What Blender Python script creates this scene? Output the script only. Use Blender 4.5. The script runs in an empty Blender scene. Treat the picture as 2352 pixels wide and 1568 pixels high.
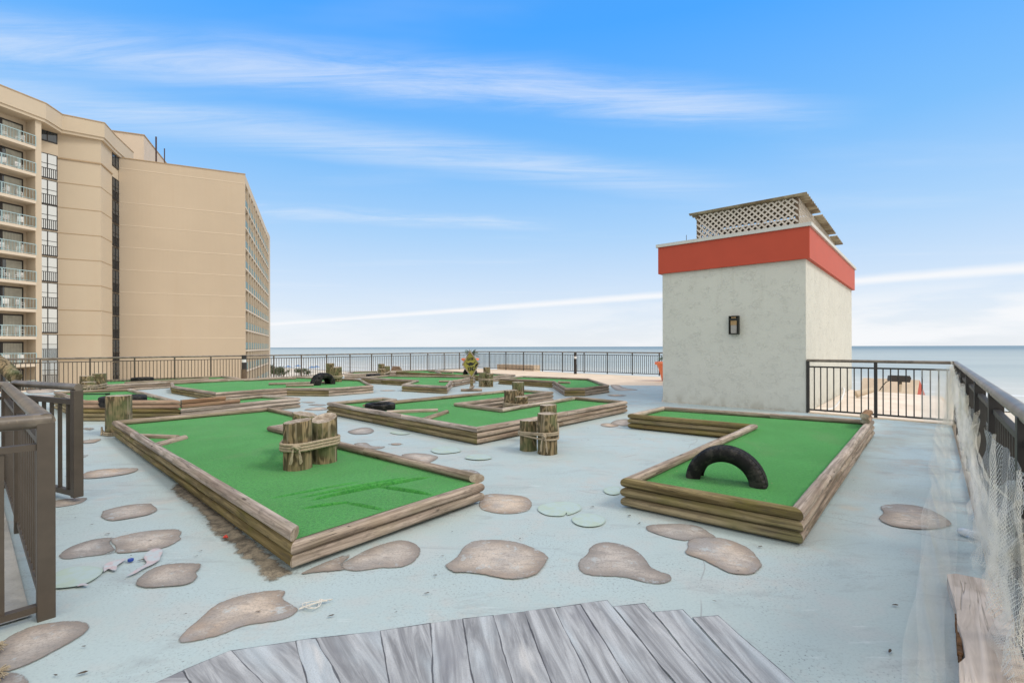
import bpy, bmesh, math, random
from mathutils import Vector, Matrix, noise
from mathutils.geometry import delaunay_2d_cdt
random.seed(7)
sc = bpy.context.scene
COL = sc.collection
PI = math.pi
R = math.radians

# ------------------------------------------------------------------ survey of the place
EYE, F = 1.33, 1102.0                     # eye height (m) and focal length used to survey the photograph
def hz(x): return 799.4 - .0027*x
def W(x, y, h=0.0):                        # surveyed point -> place on the level h
    Y = (EYE-h)*F/(y-hz(x)); return Vector(((x-1176)/F*Y, Y))
def WW(pts, h=0.0): return [W(x, y, h) for x, y in pts]
def tr(ox, oy, s): return lambda pts: [(ox+s*x, oy+s*y) for x, y in pts]
z2, z3, z4 = tr(0, 765.7, .293), tr(612.5, 765.7, .2279), tr(1072, 765.7, .1953)
z8, z1b = tr(229.7, 918.7, .3906), tr(1378, 918.7, .293)
z2b, z3b, z4b, z7r = tr(0, 1148.5, .3255), tr(689, 1110, .3255), tr(1301.6, 1110, .3255), tr(2029, 804, .4873)
TH = R(41.2)
U = Vector((math.sin(TH), math.cos(TH))); V = Vector((-math.cos(TH), math.sin(TH)))

# ------------------------------------------------------------------ helpers: objects
def tag(o, label=None, cat=None, group=None, kind=None):
    if label: o['label'] = label
    if cat: o['category'] = cat
    if group: o['group'] = group
    if kind: o['kind'] = kind
    return o
def thing(name, loc, label, cat, group=None, rz=0.0):
    o = bpy.data.objects.new(name, None); COL.objects.link(o)
    o.empty_display_size = .1
    o.location = loc; o.rotation_euler = (0, 0, rz)
    return tag(o, label, cat, group)
class MB:
    def __init__(s): s.v = []; s.f = []; s.m = []; s.sm = []; s.uv = {}
    def add(s, vs, fs, mi=0, sm=False):
        b = len(s.v); s.v += [tuple(v) for v in vs]
        for f in fs:
            s.f.append(tuple(b+i for i in f)); s.m.append(mi); s.sm.append(sm)
        return b
    def box(s, x0, x1, y0, y1, z0, z1, mi=0, M=None):
        vs = [Vector((x, y, z)) for z in (z0, z1) for y in (y0, y1) for x in (x0, x1)]
        if M: vs = [M @ v for v in vs]
        s.add(vs, [(0, 2, 3, 1), (4, 5, 7, 6), (0, 1, 5, 4), (2, 6, 7, 3), (0, 4, 6, 2), (1, 3, 7, 5)], mi)
    def bar(s, a, b, w, h, mi=0, up=Vector((0, 0, 1))):      # square bar from a to b
        a, b = Vector(a), Vector(b); d = (b-a); L = d.length; d.normalize()
        if abs(d.dot(up)) > .98: up = Vector((0, 1, 0))
        r = d.cross(up).normalized(); u = r.cross(d)
        vs = []
        for p in (a, b):
            for i, j in ((-1, -1), (1, -1), (1, 1), (-1, 1)): vs.append(p + r*(i*w/2) + u*(j*h/2))
        s.add(vs, [(3, 2, 1, 0), (4, 5, 6, 7), (0, 1, 5, 4), (1, 2, 6, 5), (2, 3, 7, 6), (3, 0, 4, 7)], mi)
    def tube(s, pts, r, n=8, mi=0, cap=True, closed=False):
        pts = [Vector(p) for p in pts]; N = len(pts); vs = []; prev = None
        for i, p in enumerate(pts):
            if closed: t = pts[(i+1) % N]-pts[i-1]
            else: t = pts[min(i+1, N-1)]-pts[max(i-1, 0)]
            t.normalize()
            if prev is None:
                q = Vector((0, 0, 1)) if abs(t.z) < .9 else Vector((1, 0, 0))
                a = t.cross(q).normalized()
            else:
                a = (prev - t*prev.dot(t)).normalized()
            prev = a; b = t.cross(a)
            rr = r[i] if isinstance(r, (list, tuple)) else r
            for k in range(n):
                th = 2*PI*k/n; vs.append(p + a*(rr*math.cos(th)) + b*(rr*math.sin(th)))
        fs = []
        for i in range(N if closed else N-1):
            j = (i+1) % N
            for k in range(n):
                l = (k+1) % n; fs.append((i*n+k, i*n+l, j*n+l, j*n+k))
        s.add(vs, fs, mi, True)
        if cap and not closed:
            s.add(vs[:n], [tuple(reversed(range(n)))], mi); s.add(vs[-n:], [tuple(range(n))], mi)
    def prism(s, poly, z0, z1, mi=0, mtop=None):               # poly CCW
        n = len(poly)
        vs = [(p[0], p[1], z0) for p in poly]+[(p[0], p[1], z1) for p in poly]
        s.add(vs, [(i, (i+1) % n, n+(i+1) % n, n+i) for i in range(n)], mi)
        s.add(vs[n:], [tuple(range(n))], mi if mtop is None else mtop)
        s.add(vs[:n], [tuple(reversed(range(n)))], mi)
    def build(s, name, mats, parent=None, loc=(0, 0, 0), rot=(0, 0, 0)):
        me = bpy.data.meshes.new(name); me.from_pydata(s.v, [], s.f)
        if not isinstance(mats, (list, tuple)): mats = [mats]
        for m in mats: me.materials.append(m)
        me.polygons.foreach_set('material_index', s.m); me.polygons.foreach_set('use_smooth', s.sm)
        me.update()
        o = bpy.data.objects.new(name, me); COL.objects.link(o)
        o.location = loc; o.rotation_euler = rot
        if parent: o.parent = parent
        return o
def dup(o, parent=None, loc=None, rot=None):
    c = o.copy(); COL.objects.link(c)
    c.parent = parent if parent else o.parent
    if loc is not None: c.location = loc
    if rot is not None: c.rotation_euler = rot
    return c
def bevel(o, w=.004, seg=2):
    m = o.modifiers.new('bevel', 'BEVEL'); m.width = w; m.segments = seg; m.limit_method = 'ANGLE'; m.angle_limit = R(40)
    return o

# ------------------------------------------------------------------ helpers: materials
class NT:
    def __init__(s, m): s.t = m.node_tree; s.n = s.t.nodes; s.l = s.t.links
    def set(s, sock, v):
        if isinstance(v, bpy.types.NodeSocket): s.l.new(v, sock)
        elif v is not None: sock.default_value = v
    def node(s, ty, **kw):
        n = s.n.new(ty)
        for k, v in kw.items(): setattr(n, k, v)
        return n
    def math(s, op, a, b=None, c=None, clamp=False):
        n = s.node('ShaderNodeMath', operation=op, use_clamp=clamp)
        s.set(n.inputs[0], a)
        if b is not None: s.set(n.inputs[1], b)
        if c is not None: s.set(n.inputs[2], c)
        return n.outputs[0]
    def mix(s, f, a, b, mode='MIX'):
        n = s.node('ShaderNodeMix', data_type='RGBA', blend_type=mode)
        s.set(n.inputs[0], f); s.set(n.inputs[6], rgb(a)); s.set(n.inputs[7], rgb(b)); return n.outputs[2]
    def noise(s, vec, scale, detail=3, rough=.55, dist=0.0):
        n = s.node('ShaderNodeTexNoise'); s.set(n.inputs['Vector'], vec)
        n.inputs['Scale'].default_value = scale; n.inputs['Detail'].default_value = detail
        n.inputs['Roughness'].default_value = rough; n.inputs['Distortion'].default_value = dist
        return n.outputs['Fac']
    def voro(s, vec, scale, feature='F1'):
        n = s.node('ShaderNodeTexVoronoi', feature=feature); s.set(n.inputs['Vector'], vec)
        n.inputs['Scale'].default_value = scale; return n.outputs['Distance']
    def remap(s, v, a, b, c=0.0, d=1.0, smooth=True):
        n = s.node('ShaderNodeMapRange', interpolation_type='SMOOTHSTEP' if smooth else 'LINEAR')
        s.set(n.inputs[0], v); n.inputs[1].default_value = a; n.inputs[2].default_value = b
        n.inputs[3].default_value = c; n.inputs[4].default_value = d; return n.outputs[0]
    def mapping(s, vec, scale=(1, 1, 1), rot=(0, 0, 0), loc=(0, 0, 0)):
        n = s.node('ShaderNodeMapping'); s.set(n.inputs[0], vec)
        n.inputs[1].default_value = loc; n.inputs[2].default_value = rot; n.inputs[3].default_value = scale
        return n.outputs[0]
    def vadd(s, a, b):
        n = s.node('ShaderNodeVectorMath', operation='ADD'); s.set(n.inputs[0], a); s.set(n.inputs[1], b); return n.outputs[0]
    def coord(s, which='Object'): return s.node('ShaderNodeTexCoord').outputs[which]
    def rand(s): return s.node('ShaderNodeObjectInfo').outputs['Random']
    def attr(s, name): return s.node('ShaderNodeAttribute', attribute_name=name).outputs['Fac']
    def bump(s, h, strength=.4, dist=.01):
        n = s.node('ShaderNodeBump'); s.set(n.inputs['Height'], h)
        n.inputs['Strength'].default_value = strength; n.inputs['Distance'].default_value = dist; return n.outputs[0]
def rgb(c): return (*c, 1.0) if isinstance(c, tuple) and len(c) == 3 else c
def mat(name, fn=None, color=(.5, .5, .5), rough=.7, metal=0.0, spec=.5):
    m = bpy.data.materials.new(name); m.use_nodes = True
    t = NT(m); p = t.n['Principled BSDF']
    p.inputs['Base Color'].default_value = rgb(color); p.inputs['Roughness'].default_value = rough
    p.inputs['Metallic'].default_value = metal; p.inputs['Specular IOR Level'].default_value = spec
    if fn: fn(t, p)
    return m
def base(t, p, c): t.set(p.inputs['Base Color'], rgb(c))
def soft(color, var=.12, scale=6, rough=.7, bump=0.0, bscale=60, spec=.4, metal=0.0):
    def fn(t, p):
        co = t.coord(); n = t.noise(co, scale, 4)
        d = tuple(c*(1-2*var) for c in color); l = tuple(min(1, c*(1+var)) for c in color)
        base(t, p, t.mix(n, d, l))
        if bump: t.set(p.inputs['Normal'], t.bump(t.noise(co, bscale, 3), bump, .005))
    return mat('surface', fn, color, rough, metal, spec)

def timber_mat(light, dark, moss, mossy):
    def fn(t, p):
        co = t.coord(); r = t.rand()
        off = t.node('ShaderNodeCombineXYZ'); t.set(off.inputs[0], t.math('MULTIPLY', r, 37.0)); t.set(off.inputs[1], t.math('MULTIPLY', r, 11.0))
        co = t.vadd(co, off.outputs[0])
        g1 = t.noise(t.mapping(co, (1.1, 26, 26)), 1.0, 5, .6, .6)
        g2 = t.noise(t.mapping(co, (2.5, 90, 90)), 1.0, 3, .6, .3)
        blot = t.noise(co, 2.3, 4, .6)
        knot = t.voro(t.mapping(co, (1.0, 4, 4)), 1.7)
        c = t.mix(t.remap(g1, .32, .68), dark, light)
        c = t.mix(t.math('MULTIPLY', t.remap(g2, .42, .7), .35), c, (dark[0]*.75, dark[1]*.72, dark[2]*.7))
        c = t.mix(t.math('MULTIPLY', t.remap(blot, .45, .7), mossy), c, moss)
        c = t.mix(t.math('MULTIPLY', t.remap(t.noise(co, .9, 3), .5, .72), .45), c, (light[0]*.62, light[1]*.52, light[2]*.46))
        c = t.mix(t.math('MULTIPLY', t.remap(knot, .045, .085, 1, 0), .8), c, (.06, .042, .028))
        crack = t.noise(t.mapping(co, (.8, 45, 30)), 1.0, 2, .5, 1.2)
        cr = t.remap(t.math('ABSOLUTE', t.math('SUBTRACT', crack, .5)), .0, .016, 1, 0)
        cr = t.math('MULTIPLY', cr, t.remap(t.noise(co, 1.6, 2), .5, .6))
        c = t.mix(t.math('MULTIPLY', cr, .85), c, (.035, .026, .02))
        gr = t.noise(t.mapping(co, (7, 30, 30)), 1.0, 4, .7); c = t.mix(t.math('MULTIPLY', t.remap(gr, .52, .68), .5), c, (.10, .08, .06))
        hsv = t.node('ShaderNodeHueSaturation'); t.set(hsv.inputs['Color'], c)
        t.set(hsv.inputs['Value'], t.remap(r, 0, 1, .78, 1.15, False)); t.set(hsv.inputs['Saturation'], t.remap(r, 0, 1, 1.15, .8, False))
        base(t, p, hsv.outputs[0])
        h = t.math('SUBTRACT', t.math('ADD', g1, t.math('MULTIPLY', g2, .5)), t.math('MULTIPLY', cr, 1.5))
        t.set(p.inputs['Normal'], t.bump(h, .55, .006))
    return mat('timber', fn, rough=.85, spec=.25)
M = {}
M['timber_pale'] = timber_mat((.53, .43, .345), (.185, .14, .105), (.225, .19, .11), .4)
M['timber_olive'] = timber_mat((.37, .29, .15), (.12, .09, .04), (.17, .15, .042), .75)
M['timber_red'] = timber_mat((.44, .28, .17), (.21, .12, .07), (.23, .16, .08), .3)
def endgrain(t, p):
    co = t.coord(); n = t.noise(co, 9, 4); f = t.noise(co, 70, 3)
    c = t.mix(t.remap(n, .35, .65), (.26, .20, .14), (.52, .44, .35))
    base(t, p, t.mix(t.math('MULTIPLY', t.remap(f, .5, .7), .5), c, (.09, .07, .05)))
    t.set(p.inputs['Normal'], t.bump(f, .5, .006))
M['endgrain'] = mat('endgrain', endgrain, rough=.9, spec=.2)
def piling(t, p):
    co = t.coord(); r = t.rand()
    off = t.node('ShaderNodeCombineXYZ'); t.set(off.inputs[2], t.math('MULTIPLY', r, 31.0)); t.set(off.inputs[0], t.math('MULTIPLY', r, 5.0))
    co = t.vadd(co, off.outputs[0])
    warp = t.noise(t.mapping(co, (3, 3, 1.6)), 1.5, 2)
    g = t.math('SINE', t.math('MULTIPLY_ADD', warp, 46.0, t.math('MULTIPLY', t.noise(t.mapping(co, (40, 40, 2)), 1, 3), 9.0)))
    st = t.noise(t.mapping(co, (55, 55, 3)), 1.0, 4, .65)
    c = t.mix(t.remap(g, -.6, .9), (.085, .064, .034), (.29, .215, .12))
    c = t.mix(t.math('MULTIPLY', t.remap(st, .42, .68), .6), c, (.075, .062, .032))
    c = t.mix(t.math('MULTIPLY', t.remap(t.noise(co, 4, 4), .42, .66), .75), c, (.115, .135, .06))
    c = t.mix(t.math('MULTIPLY', t.remap(t.noise(t.mapping(co, (25, 25, 1.5)), 1, 2), .58, .7), .8), c, (.30, .25, .17))
    base(t, p, c)
    t.set(p.inputs['Normal'], t.bump(t.math('ADD', st, t.math('MULTIPLY', g, .2)), .7, .008))
M['piling'] = mat('piling', piling, rough=.88, spec=.25)
def rope(t, p):
    co = t.coord(); n = t.noise(co, 45, 4, .7); n2 = t.noise(co, 9, 3)
    c = t.mix(n, (.20, .155, .10), (.56, .47, .34)); c = t.mix(t.remap(n2, .45, .7), c, (.24, .20, .15))
    base(t, p, c); t.set(p.inputs['Normal'], t.bump(n, .7, .004))
M['rope'] = mat('rope', rope, rough=.95, spec=.1)
def turf(t, p):
    co = t.coord(); f = t.noise(co, 190, 3, .75); m = t.noise(co, 48, 4, .7); b = t.noise(co, 1.3, 4, .6)
    c = t.mix(t.remap(f, .3, .72), (.016, .125, .018), (.098, .46, .08))
    c = t.mix(t.math('MULTIPLY', t.remap(b, .40, .62), .55), c, (.075, .35, .07))
    c = t.mix(t.math('MULTIPLY', t.remap(m, .44, .64), .75), c, (.022, .17, .035))
    sp = t.voro(co, 4.0); c = t.mix(t.remap(sp, .018, .03, 1, 0), c, (.34, .30, .16))
    st = t.noise(t.mapping(co, (1.2, .8, 1)), 1.0, 5, .7, .5); c = t.mix(t.math('MULTIPLY', t.remap(st, .52, .68), .38), c, (.11, .25, .075))
    base(t, p, c); t.set(p.inputs['Normal'], t.bump(t.math('ADD', f, t.math('MULTIPLY', m, .8)), .8, .010))
    p.inputs['Sheen Weight'].default_value = .15
M['turf'] = mat('turf', turf, rough=.95, spec=.1)
def deckpaint(t, p):
    co = t.coord(); big = t.noise(co, .45, 5, .6, .4); mid = t.noise(co, 2.6, 5, .65); fine = t.noise(co, 75, 4, .75)
    sxd = t.node('ShaderNodeSeparateXYZ'); t.set(sxd.inputs[0], co)
    blu = t.remap(t.math('ADD', sxd.outputs[0], t.math('MULTIPLY', t.math('SUBTRACT', big, .5), 9.0)), 6.0, 12.0)
    c = t.mix(t.remap(big, .36, .66), t.mix(blu, (.40, .465, .445), (.505, .62, .645)), t.mix(blu, (.42, .50, .495), (.535, .67, .71)))
    c = t.mix(t.math('MULTIPLY', t.remap(mid, .46, .64), .7), c, (.44, .465, .445))
    c = t.mix(t.math('MULTIPLY', t.remap(t.noise(co, 1.6, 5, .7), .55, .68), .55), c, (.47, .44, .395))
    sm = t.noise(t.mapping(co, (1.0, 3.2, 1), (0, 0, R(40))), 1.6, 5, .7, .8)
    c = t.mix(t.math('MULTIPLY', t.remap(sm, .52, .72), .5), c, (.28, .295, .29))
    c = t.mix(t.math('MULTIPLY', t.remap(fine, .47, .70), .46), c, (.27, .315, .325))
    grime = t.math('MULTIPLY', t.remap(t.noise(co, 75, 3, .7), .57, .70), t.remap(t.noise(co, 1.9, 4), .42, .62))
    c = t.mix(t.math('MULTIPLY', grime, .85), c, (.15, .15, .145))
    sp = t.voro(t.vadd(co, t.mapping(co, (.13, .2, 0))), 3.4); sz = t.noise(co, 2.1, 2)
    sp = t.math('SUBTRACT', sp, t.math('MULTIPLY', t.remap(sz, .5, .75), .03))
    c = t.mix(t.math('MULTIPLY', t.remap(sp, .008, .022, 1, 0), .7), c, (.13, .115, .10))
    scr = t.noise(t.mapping(co, (3, 22, 1), (0, 0, R(-28))), 1.0, 4, .7); c = t.mix(t.math('MULTIPLY', t.math('MULTIPLY', t.remap(scr, .60, .70), t.remap(t.noise(co, .8, 3), .48, .62)), .5), c, (.60, .635, .62))
    rust = t.voro(co, .55); c = t.mix(t.math('MULTIPLY', t.remap(t.math('ADD', rust, t.math('MULTIPLY', mid, .2)), .12, .17, 1, 0), .5), c, (.55, .42, .28))
    for k, (rz, s, off) in enumerate(((.35, .33, 0), (-1.15, .27, 3.7), (.9, .21, 8.2))):
        v = t.mapping(co, (1, 1, 1), (0, 0, rz), (off, off*.4, 0))
        sx = t.node('ShaderNodeSeparateXYZ'); t.set(sx.inputs[0], v)
        q = t.math('ABSOLUTE', t.math('SUBTRACT', t.math('FRACT', t.math('MULTIPLY_ADD', t.noise(v, .8, 2), .16, t.math('MULTIPLY', sx.outputs[0], s))), .5))
        ln = t.math('MULTIPLY', t.remap(q, .0007, .0022, 1, 0), t.remap(t.noise(v, 1.3, 2), .52, .62))
        c = t.mix(t.math('MULTIPLY', ln, .5), c, (.22, .21, .20))
    base(t, p, c)
    t.set(p.inputs['Normal'], t.bump(t.math('ADD', fine, t.math('MULTIPLY', mid, .6)), .2, .004))
    t.set(p.inputs['Roughness'], t.remap(mid, .3, .7, .62, .82))
M['deck'] = mat('painted_deck', deckpaint, spec=.35)
def concrete(col, dark):
    def fn(t, p):
        co = t.coord(); n = t.noise(co, 1.1, 6, .65); f = t.noise(co, 60, 4, .7)
        c = t.mix(t.remap(n, .3, .7), dark, col); c = t.mix(t.math('MULTIPLY', t.remap(f, .5, .75), .3), c, tuple(x*.6 for x in dark))
        base(t, p, c); t.set(p.inputs['Normal'], t.bump(f, .35, .006))
    return mat('concrete', fn, rough=.85, spec=.25)
M['tan_floor'] = concrete((.80, .64, .47), (.66, .52, .38))
M['pale_floor'] = concrete((.86, .76, .66), (.70, .60, .50))
M['grey_floor'] = concrete((.46, .44, .40), (.25, .245, .22))
M['sand'] = concrete((.72, .62, .49), (.58, .49, .38))
def stone(t, p):
    co = t.coord(); rim = t.attr('rim'); r = t.rand()
    off = t.node('ShaderNodeCombineXYZ'); t.set(off.inputs[0], t.math('MULTIPLY', r, 23.0))
    co2 = t.vadd(co, off.outputs[0])
    a = t.noise(t.mapping(co2, (1, 1, 1)), 5.5, 4, .6, 1.5); b = t.noise(co2, 2.6, 3); f = t.noise(co, 140, 3, .7)
    rr = t.math('ADD', rim, t.math('MULTIPLY', t.math('SUBTRACT', a, .5), .07))
    br = t.noise(t.mapping(co2, (9, 26, 1), (0, 0, .5)), 1, 4, .65, .4)
    c = t.mix(t.remap(rr, .0, .085), (.25, .20, .16), (.40, .32, .25))
    c = t.mix(t.math('MULTIPLY', t.remap(rr, .05, .16), .8), c, (.58, .48, .385))
    c = t.mix(t.math('MULTIPLY', t.remap(b, .42, .66), .8), c, t.mix(t.remap(r, .3, .7), (.345, .305, .265), (.28, .27, .265)))
    c = t.mix(t.math('MULTIPLY', t.math('MULTIPLY', t.remap(a, .48, .84), t.remap(rim, .03, .10)), t.remap(br, .35, .6, .1, .95)), c, (.74, .645, .545))
    c = t.mix(t.math('MULTIPLY', t.remap(t.noise(co2, 3.3, 3), .52, .68), t.remap(r, 0, 1, .15, .6)), c, (.42, .27, .165))
    c = t.mix(t.math('MULTIPLY', t.remap(br, .47, .66), .5), c, (.245, .215, .19))
    c = t.mix(t.math('MULTIPLY', t.remap(t.noise(co, 75, 4, .75), .46, .66), .55), c, (.20, .18, .16))
    grime = t.math('MULTIPLY', t.remap(t.noise(co, 60, 3, .7), .58, .7), t.remap(t.noise(co, 1.9, 4), .42, .62)); c = t.mix(t.math('MULTIPLY', grime, .5), c, (.16, .15, .14))
    c = t.mix(t.remap(t.math('ADD', rim, t.math('MULTIPLY', t.math('SUBTRACT', t.noise(co, 30, 2), .5), .04)), .0, .014, .5, 0), c, (.19, .145, .11))
    worn = t.remap(t.noise(co2, 8, 6, .75), .55, .66); c = t.mix(t.math('MULTIPLY', worn, .6), c, (.44, .50, .51))
    hs = t.node('ShaderNodeHueSaturation'); t.set(hs.inputs['Color'], c); t.set(hs.inputs['Value'], t.remap(r, 0, 1, .9, 1.2, False)); t.set(hs.inputs['Saturation'], t.remap(r, 0, 1, .6, 1.15, False))
    base(t, p, hs.outputs[0]); t.set(p.inputs['Normal'], t.bump(f, .3, .006)); t.set(p.inputs['Alpha'], t.remap(t.math('ADD', rim, t.math('MULTIPLY', t.math('SUBTRACT', t.noise(co, 22, 4, .7), .5), .035)), -.006, .010))
M['stone'] = mat('painted_stone', stone, rough=.9, spec=.12)
def pad(t, p):
    co = t.coord(); rim = t.attr('rim'); n = t.noise(co, 7, 4, .6, .8); f = t.noise(co, 120, 3)
    c = t.mix(t.remap(n, .38, .66), (.405, .49, .47), (.40, .475, .38))
    c = t.mix(t.math('MULTIPLY', t.remap(f, .5, .7), .3), c, (.41, .49, .49))
    c = t.mix(t.math('MULTIPLY', t.remap(rim, .004, .014, 1, 0), .4), c, (.33, .41, .31)); base(t, p, c)
M['pad'] = mat('painted_lily_pad', pad, rough=.65, spec=.3)
def koi(t, p):
    co = t.coord(); rim = t.attr('rim'); n = t.noise(co, 16, 3, .6)
    c = t.mix(t.remap(n, .45, .6), (.46, .50, .505), (.52, .43, .42))
    c = t.mix(t.math('MULTIPLY', t.remap(t.noise(co, 22, 2), .62, .7), .5), c, (.24, .21, .22))
    c = t.mix(t.math('MULTIPLY', t.remap(rim, .002, .006, 1, 0), .3), c, (.45, .32, .33)); base(t, p, c)
M['koi'] = mat('painted_koi', koi, rough=.65, spec=.3)
def plank(t, p):
    co = t.coord('UV'); rim = t.attr('rim'); r = t.rand(); ob = t.coord()
    off = t.node('ShaderNodeCombineXYZ'); t.set(off.inputs[0], t.math('MULTIPLY', r, 19.0)); t.set(off.inputs[1], t.math('MULTIPLY', r, 7.0))
    co = t.vadd(co, off.outputs[0])
    a = t.noise(t.mapping(co, (1.3, 19, 1)), 1, 5, .68, .8); b = t.noise(t.mapping(co, (1.1, 4, 1)), 1, 3); f = t.noise(ob, 150, 3, .7)
    c = t.mix(t.remap(a, .3, .7), (.20, .20, .205), (.50, .505, .505))
    c = t.mix(t.math('MULTIPLY', t.remap(b, .5, .68), .55), c, (.50, .56, .585))
    c = t.mix(t.math('MULTIPLY', t.remap(t.noise(t.mapping(co, (1.4, 6, 1), loc=(5, 3, 0)), 1, 3), .62, .74), .75), c, (.68, .65, .61))
    c = t.mix(t.math('MULTIPLY', t.remap(t.noise(t.mapping(co, (1, 5, 1), loc=(9, 1, 0)), 1, 3), .55, .7), .6), c, (.17, .17, .19))
    c = t.mix(t.math('MULTIPLY', t.remap(f, .44, .7), .42), c, (.26, .255, .26))
    e = t.math('ADD', rim, t.math('MULTIPLY', t.math('SUBTRACT', t.noise(t.mapping(co, (5, 5, 1)), 1, 3), .5), .02))
    c = t.mix(t.remap(e, .001, .0042, .8, 0), c, (.055, .055, .065))
    base(t, p, c); t.set(p.inputs['Normal'], t.bump(f, .3, .006))
M['plank'] = mat('painted_plank', plank, rough=.85, spec=.15)
def bare(t, p):
    co = t.coord(); n = t.noise(co, 9, 5, .7); f = t.noise(co, 70, 3, .7); rim = t.attr('rim')
    c = t.mix(t.remap(n, .35, .65), (.12, .105, .082), (.37, .31, .225)); c = t.mix(t.math('MULTIPLY', t.remap(f, .45, .7), .5), c, (.06, .05, .04))
    base(t, p, c); t.set(p.inputs['Normal'], t.bump(f, .15, .004)); t.set(p.inputs['Alpha'], t.remap(t.math('ADD', rim, t.math('MULTIPLY', t.math('SUBTRACT', t.noise(co, 14, 6, .75), .5), .14)), .0, .05))
M['bare'] = mat('bare_concrete', bare, rough=.95, spec=.15)
def stucco(col):
    def fn(t, p):
        co = t.coord(); w = t.noise(t.mapping(co, (1, 1, 2.4)), 7.5, 2, .5, 1.4); f = t.noise(t.mapping(co, (1, 1, 1.3)), 40, 3, .6)
        rd = t.remap(t.math('ABSOLUTE', t.math('SUBTRACT', w, .52)), 0, .035, 1, 0); rd = t.math('MULTIPLY', rd, t.remap(t.noise(co, 4.5, 2), .44, .62))
        h = t.math('ADD', t.math('ADD', rd, t.math('MULTIPLY', w, .35)), t.math('MULTIPLY', f, .22))
        base(t, p, t.mix(t.remap(t.noise(co, 1.4, 5), .3, .7), tuple(c*.96 for c in col), col))
        sz = t.node('ShaderNodeSeparateXYZ'); t.set(sz.inputs[0], co); dr = t.math('MULTIPLY', t.remap(sz.outputs[2], .02, .3, 1, 0), t.remap(t.noise(co, 6, 4), .40, .65)); run = t.math('MULTIPLY', t.remap(t.noise(t.mapping(co, (7, 7, .25)), 1, 3), .58, .74), t.remap(sz.outputs[2], 1.6, 3.1))
        c0 = t.mix(t.remap(t.noise(co, 1.4, 5), .3, .7), tuple(c*.96 for c in col), col)
        base(t, p, t.mix(t.math('MULTIPLY', run, .22), t.mix(t.math('MULTIPLY', dr, .4), c0, (.30, .27, .21)), (.33, .31, .25)))
        t.set(p.inputs['Normal'], t.bump(h, .5, .014))
    return mat('stucco', fn, rough=.8, spec=.25)
M['stucco'] = stucco((.575, .575, .52))
M['red'] = soft((.46, .062, .027), .06, 3, .6, .15, 120)
M['coping'] = soft((.55, .55, .52), .08, 3, .55)
M['bronze'] = soft((.085, .066, .048), .22, 9, .48, .1, 90, .5)
def metalrail(t, p):
    co = t.coord(); n = t.noise(co, 5, 4, .65); f = t.noise(t.mapping(co, (3, 3, 3)), 22, 3)
    c = t.mix(t.remap(n, .4, .65), (.105, .083, .06), (.20, .165, .125)); c = t.mix(t.remap(f, .62, .74), c, (.20, .15, .10)); base(t, p, c)
M['bronze_shaded'] = soft((.034, .030, .026), .2, 9, .5)  # bronze darkened to stand in for the shade on back and right railings
M['handrail'] = mat('handrail', metalrail, rough=.36, spec=.6)
def rubber(t, p):
    co = t.coord(); n = t.noise(co, 14, 4); base(t, p, t.mix(t.math('MULTIPLY', t.remap(t.noise(co, 7, 5, .7), .46, .64), .75), t.mix(n, (.005, .005, .006), (.016, .015, .014)), (.055, .05, .043))); t.set(p.inputs['Normal'], t.bump(t.noise(co, 160, 2), .2, .003))
M['rubber'] = mat('rubber', rubber, rough=.7, spec=.22)
M['yellow'] = soft((.33, .30, .055), .25, 18, .75)
M['black'] = soft((.014, .016, .012), .1, 10, .6)
M['orange'] = soft((.85, .22, .09), .08, 4, .5)
M['frond'] = soft((.075, .115, .035), .4, 12, .6)
M['leafgreen'] = soft((.055, .09, .03), .45, 3, .7)
M['bark'] = soft((.16, .11, .07), .3, 20, .9, .5, 40)
M['white'] = soft((.74, .73, .70), .06, 5, .5)
M['lattice'] = soft((.60, .545, .47), .12, 3, .6)
def corr(t, p):
    co = t.coord(); n = t.noise(co, 3, 5, .6); base(t, p, t.mix(t.remap(n, .35, .65), (.20, .145, .085), (.42, .36, .25)))
M['corrugated'] = mat('corrugated', corr, rough=.6)
M['tarp'] = soft((.05, .075, .08), .2, 3, .5)
def amber(t, p): base(t, p, (.62, .52, .38))
M['frosted'] = soft((.36, .34, .31), .25, 5, .3)
M['amber'] = soft((.42, .27, .12), .2, 6, .35)
def bottle(t, p):
    p.inputs['Transmission Weight'].default_value = .55; p.inputs['Base Color'].default_value = (.9, .92, .93, 1); p.inputs['Roughness'].default_value = .15
M['bottle'] = mat('clear_plastic', bottle)
M['bluecap'] = mat('blue_plastic', color=(.015, .05, .30), rough=.3)
M['redbit'] = mat('red_plastic', color=(.5, .04, .02), rough=.5)
M['leaf'] = soft((.085, .06, .04), .35, 30, .85)
M['string'] = soft((.66, .62, .55), .1, 30, .9)
def netm(t, p, cell=.020, wd=.075):
    uv = t.coord('UV'); sx = t.node('ShaderNodeSeparateXYZ'); t.set(sx.inputs[0], uv)
    w = t.noise(uv, 9, 2)
    a = t.math('ADD', t.math('ADD', sx.outputs[0], sx.outputs[1]), t.math('MULTIPLY', w, .012)); b = t.math('SUBTRACT', sx.outputs[0], sx.outputs[1])
    def line(v):
        fr = t.math('FRACT', t.math('DIVIDE', v, cell*1.414)); return t.math('LESS_THAN', t.math('ABSOLUTE', t.math('SUBTRACT', fr, .5)), wd)
    m = t.math('MAXIMUM', line(a), line(b))
    base(t, p, t.mix(t.noise(uv, 3, 3), (.80, .77, .67), (.92, .90, .82)))
    t.set(p.inputs['Alpha'], m)
M['net'] = mat('fishing_net', netm, rough=.9, spec=.1)
M['net_fine'] = mat('fishing_net', lambda t, p: netm(t, p, .0075, .045), rough=.9, spec=.1)
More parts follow.
